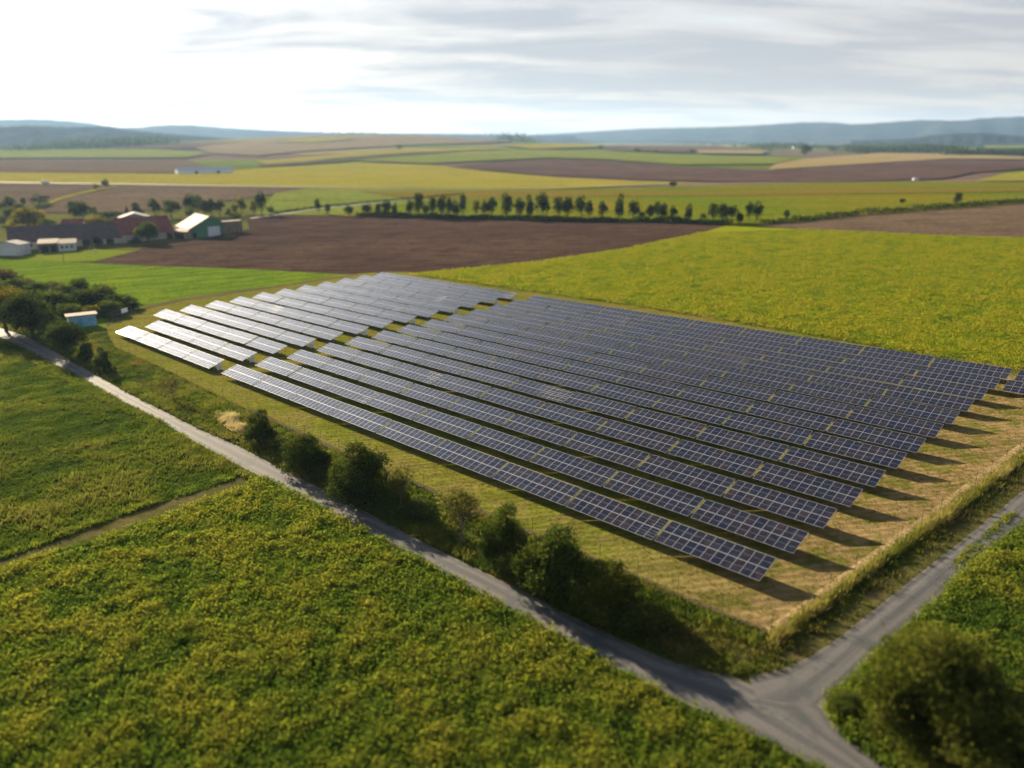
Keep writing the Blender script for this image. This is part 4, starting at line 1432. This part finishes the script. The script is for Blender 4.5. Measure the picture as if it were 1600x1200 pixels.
for px, py, hp, wp, lab in [(1229, 342, 14, 12, 'dark lone tree just right of the treeline'), (1495, 323, 21, 12, 'dark lone tree above the right brown field'), (1410, 319, 9, 10, 'tiny olive tree on the bank of the right field'),
                            (1052, 294, 11, 11, 'small dark tree on the far side of the olive field'), (624, 234, 8, 10, 'hazy lone tree on the crest in the middle distance'), (1258, 244, 17, 17, 'dark tree beside the pale stubble field')]:
    tree('tree', px, py, hp, wp, 'far', 'leaf_dark', lab, 'tree', None, 0.08, 'far')


def hedge(name, line, h, wd, n, mat, label, seed, leaf=0.5):
    L = gps(*np.array(line, float).T)
    s = np.concatenate([[0], np.cumsum(np.hypot(*np.diff(L, axis=0).T))])
    t = rng.random(n) * s[-1]
    x = np.interp(t, s, L[:, 0]) + rng.normal(size=n) * wd * 0.3
    y = np.interp(t, s, L[:, 1]) + rng.normal(size=n) * wd * 0.3
    hh = h * (0.35 + 0.9 * value_noise(t, t * 0.3, h * 2.2, seed))
    z = terr(x, y) + hh * rng.random(n) ** 0.8
    A = unit(rng.normal(size=(n, 3)) + np.array([0, 0, 0.4]))
    C = np.stack([x, y, z], 1)
    me = polys(name, leaves(C, A, leaf * (0.6 + 0.8 * rng.random(n)), leaf * 0.6 * (0.6 + 0.8 * rng.random(n))), np.clip(rng.normal(size=n) * 0.22 + 0.45, 0, 1))
    o = link(name, me, M[mat])
    return o


tag(hedge('hedge', [(560, 338), (700, 341), (900, 346), (1060, 348), (1140, 352)], 2.4, 4.0, 12000, 'leaf_dark', '', 61, 0.9), 'low dark hedge at the foot of the treeline', 'hedge')
tag(hedge('hedge', [(1190, 351), (1260, 345), (1330, 337), (1450, 328), (1600, 317), (1750, 306)], 2.4, 6.0, 8000, 'leaf_dark', '', 62, 1.0), 'dark hedge bank along the right brown field', 'hedge')
tag(hedge('hedge', [(430, 334), (500, 325), (580, 317), (720, 305)], 1.6, 4.0, 4000, 'leaf_mid', '', 63, 0.9), 'low hedge along the pale lane', 'hedge')
tag(hedge('hedge', [(0, 334), (40, 330), (75, 322)], 3.0, 5.0, 2500, 'leaf_mid', '', 64, 0.9), 'low hedge along the grassy path at the left', 'hedge')


def wood(label, line, h, wd, n, seed):
    o = hedge('woodland', line, h, wd, n, 'leaf_dark', label, seed, 7.0)
    tag(o, label, 'woodland', None, 'stuff')


wood('dark belt of woodland right of centre on the plain', [(1338, 239), (1400, 238), (1480, 236)], 17, 90, 5000, 71)
wood('long dark woods along the centre right horizon', [(790, 222), (860, 221), (920, 225), (980, 224), (1080, 226), (1200, 228)], 26, 120, 9000, 72)
wood('hazy tree belt on the plain below the blue hills', [(1180, 233), (1300, 231), (1420, 229), (1620, 229)], 15, 120, 7000, 73)
wood('tree belt at the right edge of the plain', [(1490, 243), (1560, 243), (1640, 244)], 15, 60, 2500, 74)
wood('woods at the foot of the left hills', [(40, 235), (100, 232), (180, 229), (240, 226)], 18, 120, 5000, 75)
wood('thin tree belt on the crest left of centre', [(430, 212), (560, 211), (700, 212), (800, 216)], 22, 160, 5000, 76)
for i, (px, py, hp, wp) in enumerate([(938, 233, 6, 9), (995, 238, 7, 12), (1025, 240, 5, 9), (1080, 240, 7, 11), (1300, 236, 9, 14), (1505, 243, 9, 12), (1575, 244, 9, 12)]):
    tree('tree', px, py, hp, wp, 'farlow', 'leaf_dark', 'hazy distant tree on the plain, %s from the left' % ordinal(i + 1), 'tree', 'single trees far out on the plain', 0.0, 'far')

# ------------------------------------------------------------------ buildings
M['roof_dark'] = plain('dark_roof_tiles', (0.085, 0.058, 0.062), 0.8, var=0.3, scale=0.5, streak=(1, 1, 3))
M['roof_red'] = plain('red_roof_tiles', (0.185, 0.054, 0.044), 0.8, var=0.25, scale=0.5)
M['roof_grey'] = plain('grey_sheet_roof', (0.10, 0.105, 0.105), 0.75, var=0.12, scale=0.6, spec=0.15)
M['roof_pale'] = plain('pale_sheet_roof', (0.45, 0.47, 0.50), 0.8, var=0.1, scale=0.6, spec=0.1)
M['wall_pale'] = plain('pale_sheet_wall', (0.75, 0.77, 0.80), 0.8, var=0.08, scale=0.6)
M['roof_slate'] = plain('dull_sheet_roof', (0.17, 0.17, 0.18), 0.85, var=0.15, scale=0.6, spec=0.1)
M['roof_tan'] = plain('tan_flat_roof', (0.30, 0.245, 0.19), 0.9, var=0.15, spec=0.1)
M['wall_white'] = plain('white_render', (0.48, 0.49, 0.51), 0.85, var=0.12, scale=0.4)
M['wall_cream'] = plain('cream_render', (0.46, 0.41, 0.34), 0.85, var=0.18, scale=0.4)
M['wall_green'] = plain('green_sheet_wall', (0.045, 0.15, 0.085), 0.6, var=0.15)
M['wall_blue'] = plain('blue_paint_wall', (0.20, 0.44, 0.66), 0.7, var=0.12)
M['door_blue'] = plain('blue_door_paint', (0.10, 0.33, 0.58), 0.6)
M['opening'] = plain('painted_interior_shade', (0.018, 0.016, 0.016), 0.9)  # shade inside open doorways, painted as near-black slabs on the wall
M['door_grey'] = plain('grey_roller_door', (0.50, 0.54, 0.58), 0.6)
M['wood'] = plain('weathered_planks', (0.22, 0.165, 0.11), 0.9, var=0.4, scale=0.8, streak=(3, 1, 0.3))
M['glass'] = plain('window_glass', (0.05, 0.06, 0.07), 0.15, var=0.1)
M['paint_white'] = plain('white_car_paint', (0.55, 0.55, 0.55), 0.3)
M['paint_dark'] = plain('dark_blue_car_paint', (0.03, 0.04, 0.07), 0.3)
M['tyre'] = plain('tyre_rubber', (0.02, 0.02, 0.02), 0.9)


def building(name, A, B, depth, wall_h, ridge_h, label, cat, wall, roof, openings=(), gable_front=False, overhang=0.5, mono=None):
    """A, B: photograph points of the ground line of the front wall, left and right; the building extends away from the camera.
    openings: (kind, x0, x1, z0, z1, material) fractions along the front and heights in metres"""
    ax, ay, az = gp(*A)
    bx, by, bz = gp(*B)
    L = math.hypot(bx - ax, by - ay)
    rz = math.atan2(by - ay, bx - ax)
    z = min(az, bz)
    e = empty(name, (ax, ay, z), rz)
    tag(e, label, cat)
    w = MB()
    if mono is not None:                                 # single pitch: heights front and back
        w.prism([(0, -0.5), (depth, -0.5), (depth, mono[1]), (0, mono[0])], 0, 0, L)
        w.build('wall', M[wall], e)
        r = MB()
        s = (mono[1] - mono[0]) / depth
        o = overhang
        r.prism([(-o, mono[0] - s * o + 0.02), (depth + o, mono[1] + s * o + 0.02), (depth + o, mono[1] + s * o + 0.24), (-o, mono[0] - s * o + 0.24)], 0, -o, L + o)
        r.build('roof', M[roof], e)
    elif gable_front:
        w.prism([(0, -0.5), (L, -0.5), (L, wall_h), (L / 2, ridge_h), (0, wall_h)], 1, 0, depth)
        w.build('wall', M[wall], e)
        r = MB()
        s = (ridge_h - wall_h) / (L / 2)
        o = overhang
        for sg in (0, 1):
            pl = [(-o, wall_h - s * o + 0.03), (L / 2, ridge_h + 0.03), (L / 2, ridge_h + 0.28), (-o, wall_h - s * o + 0.28)]
            if sg:
                pl = [(L - p, q) for p, q in pl]
            r.prism(pl, 1, -o, depth + o)
        r.build('roof', M[roof], e)
    else:
        w.prism([(0, -0.5), (depth, -0.5), (depth, wall_h), (depth / 2, ridge_h), (0, wall_h)], 0, 0, L)
        w.build('wall', M[wall], e)
        r = MB()
        s = (ridge_h - wall_h) / (depth / 2)
        o = overhang
        for sg in (0, 1):
            pl = [(-o, wall_h - s * o + 0.03), (depth / 2, ridge_h + 0.03), (depth / 2, ridge_h + 0.28), (-o, wall_h - s * o + 0.28)]
            if sg:
                pl = [(depth - p, q) for p, q in pl]
            r.prism(pl, 0, -o, L + o)
        r.build('roof', M[roof], e)
    for (kd, x0, x1, z0, z1, mt) in openings:
        b = MB()
        b.box(x0 * L, x1 * L, -0.06, 0.05, z0, z1)
        ob = b.build(kd, M[mt], e)
        if kd == 'window':
            f = MB()
            t = 0.12
            f.box(x0 * L - t, x1 * L + t, -0.10, -0.0, z1, z1 + t).box(x0 * L - t, x1 * L + t, -0.10, -0.0, z0 - t, z0)
            f.box(x0 * L - t, x0 * L, -0.10, -0.0, z0, z1).box(x1 * L, x1 * L + t, -0.10, -0.0, z0, z1)
            f.build('frame', M['wall_white'], ob)
    return e, L


building('dark_barn', (16, 392), (190, 379), 15, 3.6, 9.2, 'long low barn with a dark purplish brown roof', 'barn', 'wall_cream', 'roof_dark',
         [('window', 0.10, 0.13, 1.2, 2.4, 'glass'), ('window', 0.17, 0.20, 1.2, 2.4, 'glass'), ('door', 0.24, 0.52, 0.0, 3.1, 'opening'), ('door', 0.64, 0.71, 0.0, 3.1, 'opening'), ('door', 0.86, 0.93, 0.0, 3.0, 'opening')])
building('red_barn', (190, 379), (272, 371), 17, 3.6, 10.0, 'barn with a dull red tiled roof beside the dark barn', 'barn', 'wall_cream', 'roof_red',
         [('window', 0.25, 0.31, 1.0, 2.2, 'glass'), ('door', 0.86, 0.98, 0.0, 3.0, 'opening')])


def green_hall():
    ax, ay, az = gp(297, 372)
    bx, by, bz = gp(348, 367)
    L = math.hypot(bx - ax, by - ay)
    e = empty('green_hall', (ax, ay, min(az, bz)), math.atan2(by - ay, bx - ax))
    tag(e, 'green machine hall with a pale upper roof, red lower roof and grey roller door', 'hall')
    D = 20.0
    pr = [(0, 4.0), (0.26 * L, 6.1), (0.64 * L, 9.2), (L, 6.6)]
    MB().prism([(0, -0.5), (L, -0.5)] + pr[::-1], 1, 0, D).build('wall', M['wall_green'], e)

    def slab(i, j, x_in, x_out):
        (x0, z0), (x1, z1) = pr[i], pr[j]
        k = (z1 - z0) / (x1 - x0)
        p0, p1 = (x0 - x_in, z0 - x_in * k + 0.04), (x1 + x_out, z1 + x_out * k + 0.04)
        return [p0, p1, (p1[0], p1[1] + 0.2), (p0[0], p0[1] + 0.2)]
    r = MB()
    r.prism(slab(1, 2, 0, 0), 1, -0.6, D + 0.5).prism(slab(2, 3, 0, 0.6), 1, -0.6, D + 0.5)
    r.build('roof', M['roof_grey'], e)
    MB().prism(slab(0, 1, 0.6, -0.02), 1, -0.6, D + 0.5).build('lower_roof', M['roof_red'], e)
    MB().box(0.56 * L, 0.93 * L, -0.08, 0.04, 0.0, 4.6).build('roller_door', M['door_grey'], e)
    MB().box(0.08 * L, 0.20 * L, -0.07, 0.04, 0.0, 2.3).build('door', M['opening'], e)
    MB().box(-0.06, 0.05, 0.15 * D, 0.85 * D, 0.0, 3.0).build('side_cladding', M['wood'], e)


green_hall()
building('annex', (271, 372), (293, 373), 7, 3.2, 4.2, 'low brown lean-to between red barn and green hall', 'shed', 'wood', 'roof_red', [('door', 0.1, 0.75, 0.0, 2.6, 'opening')], mono=(3.2, 4.4))
building('back_barn', (188, 356), (236, 353), 12, 4.6, 7.0, 'grey metal barn showing above the red roof', 'barn', 'roof_slate', 'roof_slate', [('door', 0.4, 0.6, 0, 3.5, 'door_grey')], True)
building('back_house', (97, 363), (128, 362), 8, 3.4, 6.0, 'small house with a reddish roof behind the dark barn', 'house', 'wall_cream', 'roof_red', [('window', 0.2, 0.35, 1.2, 2.4, 'glass'), ('window', 0.65, 0.8, 1.2, 2.4, 'glass')])
building('garage', (-8, 399), (33, 399), 6, 4.4, 5.6, 'pale garage with a grey door at the left picture edge', 'garage', 'wall_white', 'roof_slate', [('garage_door', 0.42, 0.88, 0.0, 3.4, 'door_grey')], True, 0.3)
building('shed', (92, 393), (119, 391), 6, 3.2, 4.0, 'white shed with three windows and a sloping pale roof', 'shed', 'wall_white', 'roof_tan',
         [('window', 0.14, 0.30, 1.2, 2.3, 'glass'), ('window', 0.42, 0.58, 1.2, 2.3, 'glass'), ('window', 0.70, 0.86, 1.2, 2.3, 'glass')], mono=(3.2, 4.2))
building('open_shed', (62, 395), (90, 393), 7, 3.6, 4.4, 'open fronted brown shed joined to the white shed', 'shed', 'wood', 'roof_tan', [('opening', 0.08, 0.55, 0, 2.9, 'opening'), ('opening', 0.62, 0.95, 0, 2.9, 'opening')], mono=(3.7, 4.6))
building('long_barn', (278, 272), (364, 270.5), 14, 4.6, 7.0, 'long white barn alone in the far fields', 'barn', 'wall_pale', 'roof_pale', [('door', 0.3, 0.36, 0, 3, 'opening'), ('door', 0.7, 0.76, 0, 3, 'opening')])
building('far_house', (24, 235), (41, 234), 20, 9, 13, 'tiny pale house at the foot of the left hills', 'house', 'wall_white', 'roof_red', [('window', 0.2, 0.4, 2, 5, 'glass'), ('window', 0.6, 0.8, 2, 5, 'glass')])
for i, (px, py, wpx) in enumerate([(1217, 232, 7), (1240, 232, 5), (1275, 231, 6)]):
    building('far_house', (px, py), (px + wpx, py), 12, 5, 8, 'distant pale house on the plain, %s from the left' % ordinal(i + 1), 'house', 'wall_cream', 'roof_red', [('window', 0.3, 0.6, 3, 5, 'glass')])


def timber_stack():
    ax, ay, az = gp(350, 366)
    bx, by, bz = gp(380, 363)
    L = math.hypot(bx - ax, by - ay)
    e = empty('timber_stack', (ax, ay, az), math.atan2(by - ay, bx - ax))
    tag(e, 'tall stack of grey brown timber right of the green hall', 'timber stack')
    n = 9
    for i in range(n):
        b = MB()
        w = L / n
        for k in range(10):
            z0 = 0.6 * k
            o = rng.normal() * 0.15
            b.box(i * w + 0.05, (i + 1) * w - 0.08, o, 4.5 + o, z0, z0 + 0.55)
        ob = b.build('bundle', M['wood'], e)


timber_stack()


def hut():
    ax, ay, az = gp(109, 514)
    bx, by, bz = gp(152, 508)
    L = math.hypot(bx - ax, by - ay)
    e = empty('transformer_hut', (ax, ay, min(az, bz)), math.atan2(by - ay, bx - ax))
    tag(e, 'small blue painted hut with a flat tan roof beside the trees', 'hut')
    D, H = 3.0, 2.9
    MB().box(0, L, 0, D, -0.4, H).build('wall', M['wall_blue'], e)
    MB().box(-0.45, L + 0.45, -0.45, D + 0.45, H, H + 0.22).build('roof', M['roof_tan'], e)
    d = MB().box(L * 0.30, L * 0.52, -0.05, 0.03, 0.05, 2.2).build('door', M['door_blue'], e)
    MB().box(L * 0.49, L * 0.505, -0.09, -0.05, 1.0, 1.2).build('handle', M['steel'], d)
    v = MB()
    for k in range(5):
        v.box(L * 0.68, L * 0.88, -0.05, 0.0, 1.5 + k * 0.14, 1.58 + k * 0.14)
    v.build('vent', M['door_blue'], e)
    MB().box(L + 0.0, L + 0.04, D * 0.35, D * 0.7, 0.05, 2.1).build('door', M['door_blue'], e)


hut()


# ------------------------------------------------------------------ fences, poles, small things
def fence(line, gap, h, label, post_me=[None]):
    P = gps(*np.array(line, float).T)
    s = np.concatenate([[0], np.cumsum(np.hypot(*np.diff(P, axis=0).T))])
    n = int(s[-1] / gap)
    t = np.linspace(0, s[-1], n + 1)
    X, Y = np.interp(t, s, P[:, 0]), np.interp(t, s, P[:, 1])
    Z = terr(X, Y)
    e = empty('wire_fence', (X[0], Y[0], Z[0]))
    tag(e, label, 'fence', 'wire fences round the solar park')
    if post_me[0] is None:
        post_me[0] = MB().tube([(0, 0, -0.3), (0, 0, h), (0.0, -0.02, h + 0.03)], 0.035, 6).mesh('post')
        post_me[0].materials.append(M['fence_steel'])
    for x, y, z in zip(X, Y, Z):
        o = bpy.data.objects.new('post', post_me[0])
        COL.objects.link(o)
        o.parent = e
        o.location = (x - X[0], y - Y[0], z - Z[0])
    w = MB()
    for zz in (0.1, 0.55, 1.0, 1.45, h - 0.05):
        w.tube([(x - X[0], y - Y[0], z - Z[0] + zz) for x, y, z in zip(X, Y, Z)], 0.0025, 3)
    w.build('wire', M['fence_steel'], e)
    return e


fence(FENCE_LO, 4.5, 2.0, 'thin wire fence along the road side of the solar park')
fence(FENCE_R, 4.5, 2.0, 'thin wire fence along the right side of the solar park')
fence([(178, 542), (163, 525), (160, 512), (176, 500)], 3.5, 2.0, 'short wire fence in front of the blue hut')
fence([(206, 490), (282, 472), (357, 461), (430, 451)], 5.0, 2.0, 'thin wire fence along the brown dirt track')


def gate():
    ax, ay, az = gp(176, 500)
    bx, by, bz = gp(206, 490)
    L = math.hypot(bx - ax, by - ay)
    e = empty('park_gate', (ax, ay, az), math.atan2(by - ay, bx - ax))
    tag(e, 'wire park gate with a pale blank sign right of the hut', 'gate')
    f = MB()
    for x in (0, L / 2, L):
        f.tube([(x, 0, -0.2), (x, 0, 2.0)], 0.05, 6)
    for z in (0.2, 1.1, 1.95):
        f.tube([(0, 0, z), (L, 0, z)], 0.035, 5)
    f.build('frame', M['steel'], e)
    b = MB()
    for k in range(1, 14):
        b.tube([(L * k / 14, 0, 0.2), (L * k / 14, 0, 1.95)], 0.012, 4)
    b.build('bars', M['steel'], e)
    MB().box(L * 0.48, L * 0.80, -0.08, -0.04, 0.9, 2.0).build('sign', M['cabinet'], e)


gate()


def pole(px, py, h, label):
    x, y, z = gp(px, py)
    e = empty('utility_pole', (x, y, z))
    tag(e, label, 'pole')
    MB().tube([(0, 0, -0.4), (0, 0, h)], [0.12, 0.09], 8).build('pole', M['bark'], e)
    MB().box(-0.5, 0.5, -0.05, 0.05, h - 0.45, h - 0.33).build('crossarm', M['bark'], e)


pole(100, 410, 3.6, 'short wooden pole on the lawn edge before the farm')


def hoop():
    x, y, z = gp(145, 395)
    e = empty('garden_hoop', (x, y, z), 0.3)
    tag(e, 'pale round play frame on the farm lawn', 'play frame')
    b = MB()
    b.tube([(1.3 * math.cos(a), 0, 1.4 + 1.3 * math.sin(a)) for a in np.linspace(0, 2 * math.pi, 25)], 0.07, 6)
    b.build('hoop', M['wall_cream'], e)
    MB().box(0.9, 1.5, -0.2, 0.2, 0, 1.1).build('step', M['wall_white'], e)
    MB().tube([(-0.8, 0, 0), (-0.3, 0, 0.25)], 0.05, 6).build('foot', M['steel'], e)


hoop()


def vehicle(px, py, rz, paint, label, cat, van):
    x, y, z = gp(px, py)
    d = math.hypot(x, y - 80)
    e = empty(cat.replace(' ', '_'), (x, y, z + 5 * (0.006 + 0.00028 * max(0, d - 170))), rz)
    tag(e, label, cat)
    L, Wd = (6.2, 2.1) if van else (4.4, 1.8)
    b = MB()
    if van:
        b.prism([(-L / 2, 0.35), (L / 2, 0.35), (L / 2, 1.1), (L / 2 - 0.9, 1.35), (L / 2 - 1.5, 2.3), (L / 2 - 1.6, 2.7), (-L / 2, 2.7)], 1, -Wd / 2, Wd / 2)
        g = [(L / 2 - 1.0, 1.42), (L / 2 - 1.52, 2.25), (L / 2 - 2.3, 2.25), (L / 2 - 2.3, 1.42)]
    else:
        b.prism([(-L / 2, 0.3), (L / 2, 0.3), (L / 2, 0.75), (L / 2 - 1.1, 0.92), (L / 2 - 1.9, 1.45), (-L / 2 + 0.7, 1.48), (-L / 2 + 0.05, 0.95)], 1, -Wd / 2, Wd / 2)
        g = [(L / 2 - 1.3, 0.95), (L / 2 - 1.95, 1.38), (-L / 2 + 0.8, 1.4), (-L / 2 + 0.4, 0.97)]
    b.build('body', M[paint], e)
    MB().prism(g, 1, -Wd / 2 - 0.02, Wd / 2 + 0.02).build('window', M['glass'], e)
    for sx in (-L / 2 + 0.8, L / 2 - 0.85):
        for sy in (-Wd / 2 + 0.1, Wd / 2 - 0.1):
            w = MB()
            w.tube([(sx, sy - 0.12, 0.34), (sx, sy + 0.12, 0.34)], 0.34, 12)
            w.build('wheel', M['tyre'], e)


vehicle(3, 398, 0.2, 'paint_dark', 'dark car parked before the pale garage', 'car', False)
vehicle(72, 288.6, 0.0, 'paint_white', 'white van on the straight road at the left', 'van', True)
vehicle(1431, 284.0, 0.0, 'paint_white', 'white van on the straight road at the right', 'van', True)


# ------------------------------------------------------------------ haze
def haze():
    me = MB().box(-13500, 13500, -12800, 13500, -60, 400).mesh('haze')
    m, t, out = new_mat('evening_haze')
    v = t.new('ShaderNodeVolumePrincipled')
    v.inputs['Color'].default_value = (0.40, 0.64, 1.0, 1)
    v.inputs['Density'].default_value = 0.000042
    v.inputs['Anisotropy'].default_value = 0.32
    t.put(out.inputs['Volume'], v.outputs[0])
    o = link('haze', me, m)
    tag(o, 'pale blue evening haze over the plain', None, None, 'stuff')


haze()
SC.cycles.max_bounces = 8
SC.cycles.diffuse_bounces = 3
SC.cycles.glossy_bounces = 3
SC.cycles.transmission_bounces = 3
SC.cycles.volume_bounces = 1
SC.cycles.sample_clamp_indirect = 6.0
